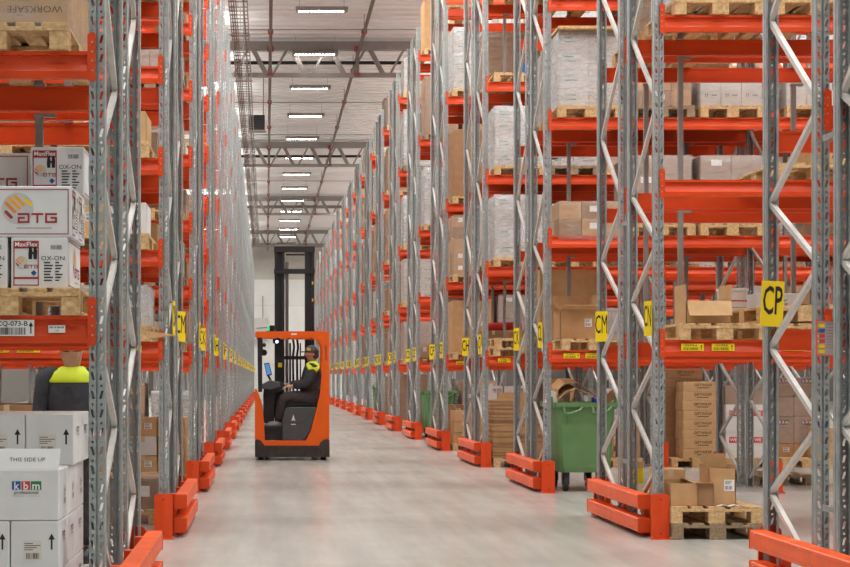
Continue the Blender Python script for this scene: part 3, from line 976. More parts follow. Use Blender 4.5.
# ------------------------------------------------------------------ hand-placed goods, right side
def right_goods():
    # --- double pallet with four cartons on the floor of row CN
    y = Y0(2) + .50; X = 3.965
    pallet((X, y, 0), 'weathered wooden pallet at the bottom of the floor pair under small brown cartons', 'floor pallets', True, 'wood2')
    pallet((X - .01, y, .1445), 'wooden pallet on top of the pair on the floor, carrying four brown cartons', 'floor pallets', True, 'wood')
    z = .289; s = 112.0; yf = y - .55
    g = 'small brown cartons on the floor pallet'
    open_carton(.24, .3, .20, 'card', (3.675, yf + .16, z), 'tan carton with its right flap folded out, front left on the floor pallet', 0.05, (0, .02, 0, .12), (0, 0, 0, 95), g, False)
    open_carton(.17, .3, .19, 'card3', (3.87, yf + .17, z), 'brown carton standing open in the middle of the floor pallet', -.06, (.05, 0, .08, .0), (70, 0, 60, 0), g, False)
    open_carton(.24, .3, .33, 'card', (4.03, yf + .2, z), 'tall brown carton with a raised back flap and white label on the floor pallet', .0, (.0, .12, .03, .03), (0, 4, 12, 12), g, True)
    carton(.26, .3, .30, 'card2', (3.68, yf + .62, z), 'closed brown carton behind the others at the left of the floor pallet', g, 0.0, True, 1)
    mb = MB()
    for i in range(4): mb.add([(-.1 + .05 * i, -.03, .002 + .012 * (i % 2)), (-.05 + .05 * i, -.03, .002 + .012 * ((i + 1) % 2)), (-.04 + .05 * i, .05, .004 + .012 * ((i + 1) % 2)), (-.09 + .05 * i, .05, .004 + .012 * (i % 2))], [(0, 1, 2, 3)], 'paper')
    ob('paper_sheet', mb.mesh('paper_sheet'), None, (4.06, yf - .02, z), label='crumpled white paper sheet lying in front of the tall carton on the floor pallet', cat='paper')
    # --- row CN level one: pallet with an open carton
    zz = 1.755
    pallet((4.04, Y0(2) + .55, zz), 'wooden pallet under the open flap-fronted carton beside the CN sign, first level', 'pallets in the racks', True)
    open_carton(.40, .42, .20, 'card2', (3.93, Y0(2) + .28, zz + .146), 'open brown carton with its front flap hanging out, first level next to the CP sign', 0.0, (.15, .0, .15, .15), (152, 0, 2, 2), 'open cartons on the first level', False)
    pallet((4.78, Y0(2) + .60, zz), 'wooden pallet seen left of the CP sign, lower of two on the first level', 'pallets in the racks', True)
    pallet((4.78, Y0(2) + .62, zz + .165), 'wooden pallet seen left of the CP sign, tilted on top of another', 'pallets in the racks', True, 'wood', 0, -.035)
    # tub + cartons behind the sign (row CM)
    x, y, z = slot_pos('R', 2, 1, 1, 1); z += .289
    mb = MB(); n = 20
    mb.tube([(0, 0, 0), (0, 0, .22), (0, 0, .225), (0, 0, .25)], [.13, .145, .155, .155], 'white_pl', n); mb.smooth = False
    t = thing('lidded_tub', 'white plastic tub with red print, behind and left of the CP sign', 'tub', (x - .28, y - .3, z)); ob('tub_body', mb.mesh('tub_body'), t)
    mb = MB(); mb.tube([(0, 0, .12), (0, 0, .135)], [.14, .1405], 'redb', n, False); mb.tube([(0, 0, .06), (0, 0, .066)], [.1365, .137], 'redb', n, False); ob('printed_band', mb.mesh('printed_band'), t)
    carton(.42, .4, .2, 'cardw', (x + .13, y - .2, z), 'white carton on the pallet stack right of the CP sign, back rack', 'cartons behind the row sign', lab=1)
    carton(.34, .34, .2, 'cardg', (x + .2, y + .28, z), 'grey carton behind the white carton right of the CP sign', 'cartons behind the row sign')
    # --- row CL level one: pallets, open carton
    zz = 1.755; k = 3
    pallet((4.04, Y0(k) + .55, zz), 'wooden pallet under the tall open carton left of the CM sign', 'pallets in the racks', True)
    open_carton(.46, .5, .36, 'card', (3.875, Y0(k) + .35, zz + .146), 'tall open carton with a pale flap folded out, left of the CM sign', 0.0, (.15, .19, .10, .19), (72, 4, 50, 4), 'open cartons on the first level', True)
    mb = MB(); mb.prism([(0, 0), (.33, 0), (.38, .115), (.10, .115)], 'y', 0, .006, 'card2')
    t = ob('flap', mb.mesh('flap'), None); t.rotation_euler = (math.radians(18), 0, 0); t.location = (3.58, Y0(k) + .0, zz + .50)
    bpy.data.objects.remove(t)
    # --- green wheeled containers
    for i, (kk, lab, xx) in enumerate(((3, 'green four-wheeled waste container full of cardboard behind the CL upright', 3.97), (6, 'green wheeled waste container in the sixth row, second green one from the camera', 3.98), (9, 'green wheeled waste container far down the right side, smallest in view', 3.98))):
        bin_container(xx, Y0(kk) + .12, lab)
    # cardboard sheets in the first container
    k = 3; yb = Y0(k) + .12
    def sheet(pts, th, m, nm, lab, loc, cat='cardboard sheet'):
        mb = MB(); n = len(pts)
        for (a, b) in zip(pts, pts[1:]):
            mb.add([(a[0], 0, a[1]), (b[0], 0, b[1]), (b[0], .5, b[1] + .05), (a[0], .5, a[1] + .05), (a[0], 0, a[1] + th), (b[0], 0, b[1] + th), (b[0], .5, b[1] + .05 + th), (a[0], .5, a[1] + .05 + th)],
                   [(0, 1, 2, 3), (4, 5, 6, 7), (0, 1, 5, 4), (2, 3, 7, 6), (1, 2, 6, 5), (3, 0, 4, 7)], m)
        ob(nm, mb.mesh(nm), None, loc, label=lab, cat=cat)
    sheet([(-.26, -.10), (-.25, .10), (-.16, .19), (.0, .19), (.12, .10), (.3, -.02)], .01, 'card', 'cardboard_sheet', 'bent brown cardboard sheet sticking up out of the nearest green container', (3.90, yb + .16, 1.16))
    sheet([(-.25, -.02), (-.16, .06), (-.04, .11), (.1, .05), (.24, -.03)], .01, 'card2', 'cardboard_sheet', 'pale curled cardboard flap at the front of the nearest green container', (3.90, yb + .10, 1.17))
    mb = MB(); mb.bar((0, 0, -.1), (.42, .1, .28), .1, .012, 'card3', (0, 1, 0)); ob('cardboard_strip', mb.mesh('cardboard_strip'), None, (4.14, yb + .3, 1.1), label='long brown cardboard strip leaning out of the right end of the nearest green container', cat='cardboard strip')
    bag('plastic_bag', 'white plastic bag bulging over the left end of the nearest green container', (3.61, yb + .35, 1.12), .13, 'white_pl')
    bag('blue_bundle', 'small dark blue bundle beside the cardboard in the nearest green container', (4.11, yb + .15, 1.14), .05, 'bluep')
    mb = MB(); mb.tube([(0, 0, 0.02), (0, 0, 1.0)], .03, 'bluep', 10); mb.tube([(0, 0, 0), (0, 0, .03)], .08, 'bluep', 10); ob('blue_post', mb.mesh('blue_post'), None, (3.62, Y0(3) + 1.0, 0), label='blue pole standing behind the left end of the nearest green container', cat='pole')
    # --- row 4 floor: flat cardboard stacks on a pallet, white cartons behind
    x, y, _ = slot_pos('R', 4, 0, 0, 0)
    pallet((x, y, 0), 'wooden pallet under the pile of flat brown cardboard, floor of the fourth row', 'floor pallets', False)
    def pile(w, d, h, seed):
        mb = MB(); r = random.Random(seed); n = int(h / .022)
        for i in range(n):
            dx = r.uniform(-.012, .012); mb.box((-w / 2 + dx, -d / 2 + r.uniform(-.01, .01), i * h / n + .002), (w / 2 + dx, d / 2, (i + 1) * h / n - .003), 'card' if r.random() < .7 else 'card3')
        return mb.mesh('flat_carton_pile')
    for (dx, w, h, dy, la) in ((-.21, .40, .92, -.2, 'taller pile of flattened brown cartons on a floor pallet, fourth row'), (.2, .36, .62, -.25, 'shorter pile of flattened brown cartons on a floor pallet, fourth row')):
        ob('flat_carton_pile', pile(w, .6, h, int(h * 100)), None, (x + dx, y + dy, .1445), label=la, cat='cardboard pile', group='piles of flat cartons')
    x, y, _ = slot_pos('R', 5, 0, 0, 1)
    for i, (bx, bz, la) in enumerate(((3.95, .15, 'bottom left'), (4.37, .15, 'bottom right'), (3.95, .52, 'middle left'), (4.37, .52, 'middle right'), (3.95, .89, 'top left'), (4.37, .89, 'top right'))):
        c = carton(.40, .4, .365, 'cardw', (bx + .45, Y0(5) - .1 + .5, bz), f'white carton with small coloured logo, {la} of the block on the floor, fifth row', 'white cartons on the floor of the fifth row', tape=False)
        ob('printed_logo', cached('kbms', lambda: kbm_logo(.16)), c, (.08, -.201, .26))
    for i in range(1): pallet((4.58, Y0(5) + .5, 0), 'pallet on the floor under the block of white cartons, fifth row', 'floor pallets')
    # --- row 4 inner bay: stacked print cartons, white red-labelled cartons, pale cartons
    X0 = XR + BAY
    def pcart(w, d, h, m, loc, lab, grp, txt=None, red=False):
        c = carton(w, d, h, m, loc, lab, grp, 0.0, tape=False)
        if txt: ob('printed_text', cached(('pt', txt), lambda: gift(txt)), c, (.03, -d / 2 - .002, h * .55))
        if red: ob('printed_label', cached('redl', redlab), c, (-.02, -d / 2 - .002, h * .68))
        return c
    def gift(t):
        mb = MB(); put_text(mb, t, .062, 'inkb', 0, 0, .014, .012, .95); rect(mb, -.09, -.034, .09, -.022, 0, 'inkb'); return mb.mesh('printed_text')
    def redlab():
        mb = MB(); rect(mb, -.12, -.045, .12, .045, 0, 'redb'); put_text(mb, 'WE', .07, 'paper', -.055, -.001, 0, .02); rect(mb, .02, -.02, .10, -.008, -.001, 'paper'); rect(mb, .02, .01, .10, .022, -.001, 'paper'); return mb.mesh('printed_label')
    y = Y0(4)
    pallet((X0 + .53, y + .55, 0), 'pallet on the floor under the tall stack of printed tan cartons, inner bay', 'floor pallets')
    for i in range(8):
        pcart(.56, .5, .149, 'card2', (X0 + .53 + .07 + .006 * math.sin(i * 2.1), y + .23, .1445 + .151 * i), f'flat tan carton printed in dark capitals, {ORD[i + 1]} from the bottom of the stack', 'printed tan cartons in a stack', 'GIFTWRAP')
    for i in range(9):
        pcart(.62, .5, .155, 'card3', (X0 + .46 - .02 * (i % 2), y + .76, .1445 + .157 * i), f'flat brown carton in the rear stack behind the printed ones, {ORD[i + 1]} from the bottom', 'brown cartons in the rear stack', 'GIFTWRAP' if i > 6 else None)
    pallet((X0 + 1.4, y + .55, 0), 'pallet on the floor under the white red-labelled cartons, inner bay', 'floor pallets')
    for i in range(2):
        for j in range(2):
            pcart(.385, .5, .42, 'cardw', (X0 + 1.4 + (j - .5) * .39, y + .3, .1445 + .423 * i), f'white carton with red printed label, {["lower", "upper"][i]} {["left", "right"][j]} of four on the floor', 'white red-labelled cartons', None, True)
    for j in range(2):
        pcart(.385, .5, .30, 'cardp', (X0 + 1.4 + (j - .5) * .39, y + .35, .1445 + .846), f'pale brown carton on top of the white red-labelled cartons, {["left", "right"][j]}', 'pale cartons in the inner bay')
    pallet((X0 + 2.27, y + .55, 0), 'pallet on the floor under the pale brown cartons at far right, inner bay', 'floor pallets')
    lay = [(.1445, .22, 'card', 'brown'), (.367, .42, 'cardp', 'pale brown'), (.789, .33, 'cardp', 'pale brown'), (1.121, .30, 'cardp', 'pale brown')]
    for i, (zz, hh, m, nm) in enumerate(lay):
        for j in range(2):
            if i == 0 or j == 0 or i < 4:
                c = carton(.37, .45, hh - .004, m if not (j == 1 and i == 1) else 'cardp', (X0 + 2.2 + (j - .5) * .375, y + .62, zz), f'{nm} carton in the far right block, {["bottom", "second", "third", "top"][i]} layer, {["left", "right"][j]} side', 'pale cartons at the far right', tape=False, lab=1 if i == 0 else False)
                if i in (1, 3): ob('printed_logo', cached('kbms', lambda: kbm_logo(.16)), c, (.02, -.227, hh * .75))
    for j, (dx, hh) in enumerate(((0, .24), (.02, .24))):
        carton(.34, .36, hh, 'card2', (X0 + 2.55 + dx, y + .15, .1445 + j * .242), f'tan carton in front of the pale block at far right, {["lower", "upper"][j]}', 'tan cartons at the far right', lab=False)
    # bay one of row 4: carton on a pallet plus yellow box
    pallet((5.55, y + .55, 0), 'pallet on the floor behind the CN upright carrying a tall brown carton', 'floor pallets')
    carton(.34, .4, .62, 'card3', (5.35, y + .3, .1445), 'tall dark brown carton on a floor pallet seen left of the CN upright', 'cartons behind the row sign', lab=False)
    carton(.30, .4, .5, 'card', (5.78, y + .3, .1445), 'brown carton on a floor pallet seen behind the CN braces', 'cartons behind the row sign', lab=1)
    t = thing('yellow_crate', 'small yellow crate standing on the floor behind the CM upright', 'crate', (4.95, Y0(3) + 1.9, 0))
    mb = MB(); mb.box((-.12, -.1, 0), (.12, .1, .22), 'yellow'); ob('crate_body', mb.mesh('crate_body', .01), t)
    mb = MB(); mb.box((-.125, -.105, .2), (.125, .105, .3), 'card2'); ob('crate_lid', mb.mesh('crate_lid', .01), t)
    # --- row 4 first level: stacked pallets, carton, pinkish roll
    x, y, z = slot_pos('R', 4, 0, 1, 0)
    for i in range(2): pallet((x + .02 * i, y, z + i * .1445), f'wooden pallet, {["lower", "upper"][i]} of two on the first level, fourth row', 'pallets in the racks')
    x, y, z = slot_pos('R', 4, 1, 1, 0)
    pallet((x, y, z), 'wooden pallet under the brown carton and pink roll, back rack, fourth row', 'pallets in the racks')
    carton(.34, .6, .30, 'card3', (x - .2, y - .2, z + .1445), 'brown carton under the pinkish roll, back rack of the fourth row', 'cartons behind the row sign')
    carton(.34, .6, .30, 'card', (x + .18, y - .2, z + .1445), 'brown carton right of the one under the pinkish roll, fourth row', 'cartons behind the row sign')
    mb = MB(); mb.tube([(-.3, 0, .07), (.3, .05, .09)], .07, 'redb', 14); mb.tube([(-.301, 0, .07), (-.295, 0, .07)], .072, 'cardp', 14)
    ob('fabric_roll', mb.mesh('fabric_roll'), None, (x, y - .25, z + .4455), label='pinkish red roll lying on brown cartons, first level of the fourth row', cat='roll')
    # row 4 level 4 pallet with blue and white carton
    x, y, z = slot_pos('R', 4, 0, 4, 0)
    pallet((x, y, z), 'wooden pallet under the blue and white carton, high in the fourth row', 'pallets in the racks')
    c = carton(.36, .3, .16, 'cardw', (x + .22, y - .35, z + .1445), 'blue and white carton on a pallet high in the fourth row', None, tape=False)
    mb = MB(); rect(mb, -.18, .0, -.08, .16, 0, 'blue'); ob('printed_panel', mb.mesh('printed_panel'), c, (0, -.152, 0))
    # row 3 level 2, low wrapped load standing straight on the beams
    wrapped_load('brown', .84, 1.1, .42, (4.03, Y0(3) + .55, 3.17), 'low brown wrapped cartons directly on the second level beams left of the CM upright', True, 5)
    wd = MB(); wd.box((-.40, -.56, 0), (.40, .56, .035), 'wood')
    ob('wooden_lid', wd.mesh('wooden_lid'), None, (slot_pos('R', 3, 0, 3, 0)[0], Y0(3) + .55, LEV_A[2] + .1445 + .952), label='wooden cover board lying on top of the tall white wrapped load, third row', cat='board')
    # row 1: load with green stripes at the right edge, second level
    x, y, z = 3.93, Y0(1) + .55, 3.12
    pallet((x, y, z), 'wooden pallet under the striped wrapped load at the upper right edge', 'pallets in the racks', True)
    wrapped_load('white', .80, 1.15, 1.0, (x - .02, y, z + .1445), 'white wrapped load with green stripes at the upper right edge of the photo', True, 3)
    # translucent bag in row 6
    bag('plastic_bag', 'crumpled translucent plastic bag hanging over the second green container', (3.85, Y0(6) + .3, 1.22), .16, 'film')

def bag(nm, lab, loc, r, m):
    from mathutils import noise
    bm = bmesh.new(); bmesh.ops.create_icosphere(bm, subdivisions=3, radius=r)
    for v in bm.verts:
        n = noise.noise(v.co * (4 / r * .25) + Vector((3.1, 7.7, 1.3))); v.co *= 1 + .35 * n; v.co.z = max(v.co.z, -r * .6)
    me = bpy.data.meshes.new(nm); bm.to_mesh(me); bm.free(); me.materials.append(M[m])
    for p in me.polygons: p.use_smooth = True
    ob(nm, me, None, loc, label=lab, cat='plastic bag' if 'bag' in nm else 'bundle')

def bin_container(x, y, lab):
    """660-litre style four-wheeled container seen from its narrow end"""
    t = thing('wheeled_container', lab, 'waste container', (x, y, 0), 0, 'green wheeled containers')
    w0, w1, d = .31, .365, 1.1; z0, z1 = .24, 1.10
    def body():
        mb = MB(); vs = []
        for (w, ya, yb, z) in ((w0, .07, d - .07, z0), (w0 + .01, .05, d - .05, z0 + .06), (w1, .01, d - .01, z1)):
            c = .05
            vs.append([(-w + c, ya, z), (w - c, ya, z), (w, ya + c, z), (w, yb - c, z), (w - c, yb, z), (-w + c, yb, z), (-w, yb - c, z), (-w, ya + c, z)])
        flat = [p for r in vs for p in r]; fs = [tuple(range(7, -1, -1))]
        for l in range(2):
            for i in range(8): fs.append((l * 8 + i, l * 8 + (i + 1) % 8, l * 8 + 8 + (i + 1) % 8, l * 8 + 8 + i))
        mb.add(flat, fs, 'bin')
        mb.box((-.3, .1, z1 - .1), (.3, d - .1, z1 - .09), 'card3')
        for sx in (-.22, .22): mb.box((sx - .006, -.0, .84), (sx + .006, .03, 1.06), 'bin')
        return mb.mesh('container_body')
    def rim():
        mb = MB(); a, b = w1 + .025, w1 - .02
        for (p, q) in (((-a, -.02, z1 - .05), (a, .03, z1 + .01)), ((-a, d - .03, z1 - .05), (a, d + .02, z1 + .01)), ((-a, -.02, z1 - .05), (-b, d + .02, z1 + .01)), ((b, -.02, z1 - .05), (a, d + .02, z1 + .01))):
            mb.box(p, q, 'bin')
        return mb.mesh('container_rim', .006)
    def handle():
        mb = MB(); mb.tube([(-.12, .0, 0), (-.12, -.05, -.09), (-.06, -.06, -.1), (.06, -.06, -.06), (.12, 0, 0)], .016, 'bin', 8); return mb.mesh('handle')
    def lug():
        mb = MB(); mb.tube([(-.03, 0, 0), (.05, 0, 0)], .03, 'bin', 10); mb.box((0, -.03, -.06), (.03, .03, .1), 'bin'); return mb.mesh('lifting_lug', .004)
    def wheel():
        mb = MB(); mb.tube([(-.024, 0, .1), (.024, 0, .1)], .098, 'rubber', 20); mb.tube([(-.028, 0, .1), (.028, 0, .1)], .05, 'steel', 14)
        return mb.mesh('wheel')
    def fork():
        mb = MB(); mb.box((-.045, -.04, .2), (.045, .05, .235), 'dark2'); mb.box((-.045, -.03, .09), (-.035, .03, .21), 'dark2'); mb.box((.035, -.03, .09), (.045, .03, .21), 'dark2'); return mb.mesh('castor_fork')
    ob('container_body', cached('bb', body), t); ob('container_rim', cached('br', rim), t)
    for sx in (-.16,): ob('handle', cached('bh', handle), t, (sx, 0, 1.07))
    ob('handle', cached('bh', handle), t, (.2, 0, 1.07))
    ob('lifting_lug', cached('bl', lug), t, (w1 + .02, .2, 1.08)); ob('lifting_lug', cached('bl', lug), t, (-w1 - .02, .2, 1.08), (0, 0, PI))
    for sx in (-.23, .2):
        for yy in (.16, d - .16):
            w = ob('wheel', cached('bw', wheel), t, (sx, yy, 0)); ob('castor_fork', cached('bf', fork), w)

def kbm_logo(W):
    """three coloured squares with white letters, small print under"""
    mb = MB(); q = W / 3
    for i, (c, l) in enumerate((('blue', 'k'), ('redb', 'b'), ('green', 'm'))):
        a = -W / 2 + i * q; b = a + q * (.93 if i < 2 else 1.12)
        rect(mb, a, 0, b, q * .92, 0, c); put_text(mb, l, q * 1.15, 'paper', (a + b) / 2, -.0006, q * .40, .02)
    put_text(mb, 'professional', W * .165, 'ink', .01 * W, -.0006, -q * .28, .012, 1.08)
    rect(mb, -W / 2, -q * .68, -W * .08, -q * .62, 0, 'lgrey'); rect(mb, W * .1, -q * .68, W * .5, -q * .62, 0, 'lgrey')
    return mb.mesh('printed_logo')
right_goods()

# ------------------------------------------------------------------ hand-placed goods, left front rack
def glove_logo(mb, x, z, R, y, words=True):
    disc(mb, x, z, R, y, 'lgrey'); y2 = y - .0005; k = R / .135
    for (dx, dz, L, c) in ((-.10, .03 - .06, .062, 'red'), (-.098, .045, .10, 'inkora'), (-.068, .085, .115, 'amber'), (-.02, .10, .095, 'amber'), (.07, .075, .06, 'inkyel')):
        capsule(mb, x + dx * k, z + dz * k, x + (dx + L * .72) * k, z + (dz - L * .72) * k, .0145 * k, y2, c)
    if words:
        yy = y - .001
        atg(mb, x + .0 * k, z - .125 * k, .085 * k, yy)
        rect(mb, x - .01 * k, z - .172 * k, x + .29 * k, z - .164 * k, yy, 'cardp')

def atg(mb, x, z, q, y):
    """three squared letters of height q, stroked"""
    t = q * .2; w = q * 1.2
    def R_(a, b, c, d): rect(mb, x + a, z + b, x + c, z + d, y, 'red')
    R_(0, q - t, w, q); R_(w - t, 0, w, q); R_(0, 0, w, t); R_(0, 0, t, q * .6); R_(0, q * .42, w * .6, q * .42 + t)
    o = w + q * .18; R_(o, q - t, o + w, q); R_(o + w / 2 - t / 2, 0, o + w / 2 + t / 2, q)
    o += w + q * .18; R_(o, q - t, o + w, q); R_(o, 0, o + t, q); R_(o, 0, o + w, t); R_(o + w - t, 0, o + w, q * .6); R_(o + w * .45, q * .42, o + w, q * .42 + t)

def border(mb, x0, z0, x1, z1, t, y, m):
    rect(mb, x0, z0, x1, z0 + t, y, m); rect(mb, x0, z1 - t, x1, z1, y, m); rect(mb, x0, z0, x0 + t, z1, y, m); rect(mb, x1 - t, z0, x1, z1, y, m)

def label_face(w, h):
    """short face: red-framed panel at left, contents text at right"""
    mb = MB(); x0, x1, z0, z1 = -w * .46, -w * .01, h * .05, h * .93; y = 0
    border(mb, x0, z0, x1, z1, .006, y, 'red'); rect(mb, x0, z1 - h * .15, x1, z1, -.0004, 'red')
    put_text(mb, 'MaxiFlex', .034, 'paper', (x0 + x1) / 2, -.001, z1 - h * .07, .016)
    rect(mb, x0, z0 + h * .13, x1, z0 + h * .17, y, 'red')
    glove_logo(mb, x0 + .042, z0 + h * .46, .034, y, False); atg(mb, x0 + .058, z0 + h * .34, .019, -.0012)
    for s in (-1, 1):
        cx = x1 - .032 + s * .013
        mb.add([(cx - .009, -.0006, z0 + h * .52), (cx + .009, -.0006, z0 + h * .52), (cx + .011, -.0006, z0 + h * .68), (cx + .004, -.0006, z0 + h * .78), (cx - .008, -.0006, z0 + h * .75), (cx - .011, -.0006, z0 + h * .62)], [(0, 1, 2, 3, 4, 5)], 'black')
    rect(mb, x1 - .04, z0 + h * .62, x1 - .024, z0 + h * .66, -.0007, 'black')
    cx, cz = x1 - .027, z0 + h * .25
    mb.add([(cx - .016, -.0006, cz), (cx, -.0006, cz - .016), (cx + .016, -.0006, cz), (cx, -.0006, cz + .016)], [(0, 1, 2, 3)], 'blue')
    barcode(mb, w * .20, h * .76, w * .40, h * .85, y, 'ink', 18, 8)
    put_text(mb, 'OX-ON', .034, 'black', w * .24, y, h * .585, .0, 1.1)
    for i in range(7):
        zz = h * (.49 - .058 * i); rect(mb, w * .08, zz, w * (.19 + .05 * ((i * 3) % 4) / 3), zz + .007, y, 'black'); rect(mb, w * .28, zz, w * (.35 + .06 * ((i * 5) % 3) / 2), zz + .007, y, 'black')
    return mb.mesh('printed_label')
def logo_face(w, h):
    mb = MB(); border(mb, -w * .47, h * .05, w * .47, h * .94, .005, 0, 'red'); glove_logo(mb, w * .015, h * .56, h * .31, 0); return mb.mesh('printed_logo')

def left_goods():
    A, Bd, h = .302, .598, .272
    z0 = 1.756
    pallet((-1.372, Y0(1) + .555, z0), 'light wooden pallet under the white red-printed glove cartons, front left', 'pallets in the racks', True)
    z = z0 + .1455; yf = Y0(1) + .0
    lf = label_face(A, h); lg = logo_face(Bd, h)
    g = 'white red-printed cartons, front left'
    def short(loc, lab, rz=0.0):      # label face to the camera, logo on the long side
        c = carton(A, Bd, h, 'cardw', loc, lab, g, rz, tape=False)
        ob('printed_label', lf, c, (0, -Bd / 2 - .0015, 0)); ob('printed_logo', lg, c, (A / 2 + .0015, 0, 0), (0, 0, PI / 2))
        return c
    def long_(loc, lab, rz=0.0):
        c = carton(Bd, A, h, 'cardw', loc, lab, g, rz, tape=False)
        ob('printed_logo', lg, c, (0, -A / 2 - .0015, 0)); ob('printed_label', lf, c, (Bd / 2 + .0015, 0, 0), (0, 0, PI / 2))
        return c
    short((-1.193, yf + .30, z), 'white carton with red-framed label, bottom layer right, front left rack')
    short((-1.515, yf + .30, z), 'white carton cut by the left edge, bottom layer of the glove cartons')
    z += h + .002
    long_((-1.318, yf + .153, z), 'white carton with large round glove logo, middle layer front')
    long_((-1.318, yf + .462, z), 'white carton behind the large-logo one, middle layer back')
    z += h + .002
    short((-1.157, Y0(1) + .47 + .30, z), 'white carton with red-framed label on top of the glove cartons')
    long_((-1.64, Y0(1) + .72 + .15, z), 'greyish carton with partly hidden red logo, top layer at the left edge')
    # second level: inverted cartons on a pallet, wrapped
    z0 = 3.17
    pallet((-1.435, Y0(1) + .555, z0), 'wooden pallet under the wrapped upside-down cartons at the upper left', 'pallets in the racks', True)
    t = thing('wrapped_load', 'wrapped brown cartons with upside-down print at the upper left corner', 'wrapped load', (-1.435, Y0(1) + .555, z0 + .1445), 0, 'wrapped loads in the racks')
    def inv():
        mb = MB(); put_text(mb, 'WORKSAFE', .052, 'inkb', 0, 0, .075, .0, 1.1, flip=True)
        for i, w in enumerate((.16, .1)): rect(mb, -.03 - w / 2, .125 + i * .03, -.03 + w / 2, .132 + i * .03, 0, 'inkb')
        return mb.mesh('printed_text')
    for l in range(3):
        for i in range(2):
            for j in range(2):
                mb = 0; c = ob('carton', cached(('ct', .398, .57, .34, 'card'), lambda: carton_mesh(.398, .57, .34, 'card')), t, ((i - .5) * .40, (j - .5) * .575, .343 * l + .001))
                if j == 0: ob('printed_text', cached('inv', inv), c, (.02, -.2865, 0))
    ob('stretch_wrap', film_mesh(.81, 1.16, 1.03, 'film', 3), t)
    # floor: white three-colour-logo cartons
    pallet((-1.40, 8.62 + .60, 0), 'pallet on the floor under the white cartons, lower left', 'floor pallets', False)
    hz = .271; b = .1445 - .03; b = .1446
    dz = (1.202 - b) / 0 if False else 0
    g = 'white three-colour-logo cartons, lower left'
    lw, ld = .252, .385
    def up_label():
        mb = MB(); arrow_up(mb, .02, .10, .085, 0, 'black'); return mb.mesh('arrow_mark')
    def stk():
        mb = MB(); rect(mb, -.05, -.05, .045, .05, 0, 'sticker'); barcode(mb, -.035, -.045, .035, -.015, -.0006, 'ink', 14, 6)
        for i in range(4): rect(mb, -.045, .0 + i * .011, .0 + .04 * ((i * 7) % 3) / 2, .004 + i * .011, -.0006, 'ink')
        return mb.mesh('address_label')
    AR, ST, KB = up_label(), stk(), kbm_logo(.148)
    KS = kbm_logo(.11)
    def wc(w, d, hh, loc, lab, front):
        c = carton(w, d, hh, 'cardw', loc, lab, g, 0.0, tape=False)
        if front == 'a':
            ob('arrow_mark', AR, c, (w * .27, -d / 2 - .0015, hh * .05)); ob('address_label', ST, c, (-.01, -d / 2 - .0015, hh * .42)); ob('printed_logo', KS, c, (w / 2 + .0015, 0, hh * .62), (0, 0, PI / 2))
        if front == 'k': ob('printed_logo', KB, c, (.028, -d / 2 - .0015, hh * .60)); ob('address_label', ST, c, (w / 2 + .0015, .05, hh * .45), (0, 0, PI / 2))
        return c
    XRt = -1.066; y0 = 8.60
    H3 = .2655
    tops = [b, b + H3, .6758, .9440]
    row = ['first', 'second', 'third']
    for l in range(2):
        for j in range(3):
            for i in range(3):
                if j > 0 and i > 0: continue
                wc(lw, ld - .004, H3 - .003, (XRt - lw / 2 - i * (lw + .006), y0 + ld * (j + .5), tops[l]), f'white carton in {["the bottom", "the second"][l]} layer, {row[j]} from the front, {["right column", "middle column", "left column"][i]}, lower left', 'a')
    for j in range(3):
        if j == 0:
            c = wc(.40, ld - .004, .267, (XRt - .20, y0 + ld * .5, tops[2]), 'open white carton with three-colour logo and a raised lid flap, lower left', 'k')
            mb = MB(); mb.prism([(-.20, 0), (.197, 0), (.205, .112), (-.20, .112)], 'y', 0, .005, 'cardw'); f = ob('flap', mb.mesh('flap'), c, (0, -ld / 2 + .004, .267), (math.radians(-16), 0, 0))
            ob('printed_text', text_mesh('THIS SIDE UP', .030, 'black', .002, 1.0, 1.08), f, (.032, -.001, .052))
        else:
            wc(.26, ld - .004, .267, (XRt - .13, y0 + ld * (j + .5), tops[2]), f'white carton {["", "right behind", "two behind"][j]} the open logo carton, same layer, lower left', 'k')
    for j in range(2):
        for i in range(2):
            wc(.262, .385, .281, (-1.036 - .131 - i * .266, 8.99 + .003 + .195 + j * .39, tops[3]), f'white carton with black arrow in the top layer, {["front", "back"][j]} {["right", "left"][i]}, lower left', 'a')
    # sheet of cardboard jutting into the aisle behind the first left rack
    mb = MB(); fr = [(-.30, 0, .07), (0, 0, .055), (.42, .0, -.005), (0, 0, -.065), (-.30, 0, -.075)]
    mb.add([(x, y + abs(z) * .4, z) for x, y, z in fr] + [(x, y + .006 + abs(z) * .4, z) for x, y, z in fr], [(0, 1, 2, 3, 4), (9, 8, 7, 6, 5)] + [(i, i + 5, (i + 1) % 5 + 5, (i + 1) % 5) for i in range(5)], 'card2')
    mb.box((-.30, .024, .0875), (-.02, .17, .0935), 'card2'); mb.box((-.30, .024, .066), (-.02, .032, .0935), 'card2')
    x, y, z = slot_pos('L', 2, 0, 1, 0)
    ob('cardboard_sheet', mb.mesh('cardboard_sheet'), None, (-1.175, Y0(2) - .06, 1.80), label='loose brown cardboard sheet jutting towards the aisle from the second left row', cat='cardboard sheet')
before = set(C.objects)
left_goods()
for o in set(C.objects) - before:
    if o.parent is None: o.location.x -= .018
for o in C.objects:                          # the first right-hand row stands a little farther back than its left neighbour
    if o.parent is None and any(q in o.get('label', '') for q in ('first row on the right', 'upper right edge', 'nearest right-hand upright pair')): o.location.y += .05

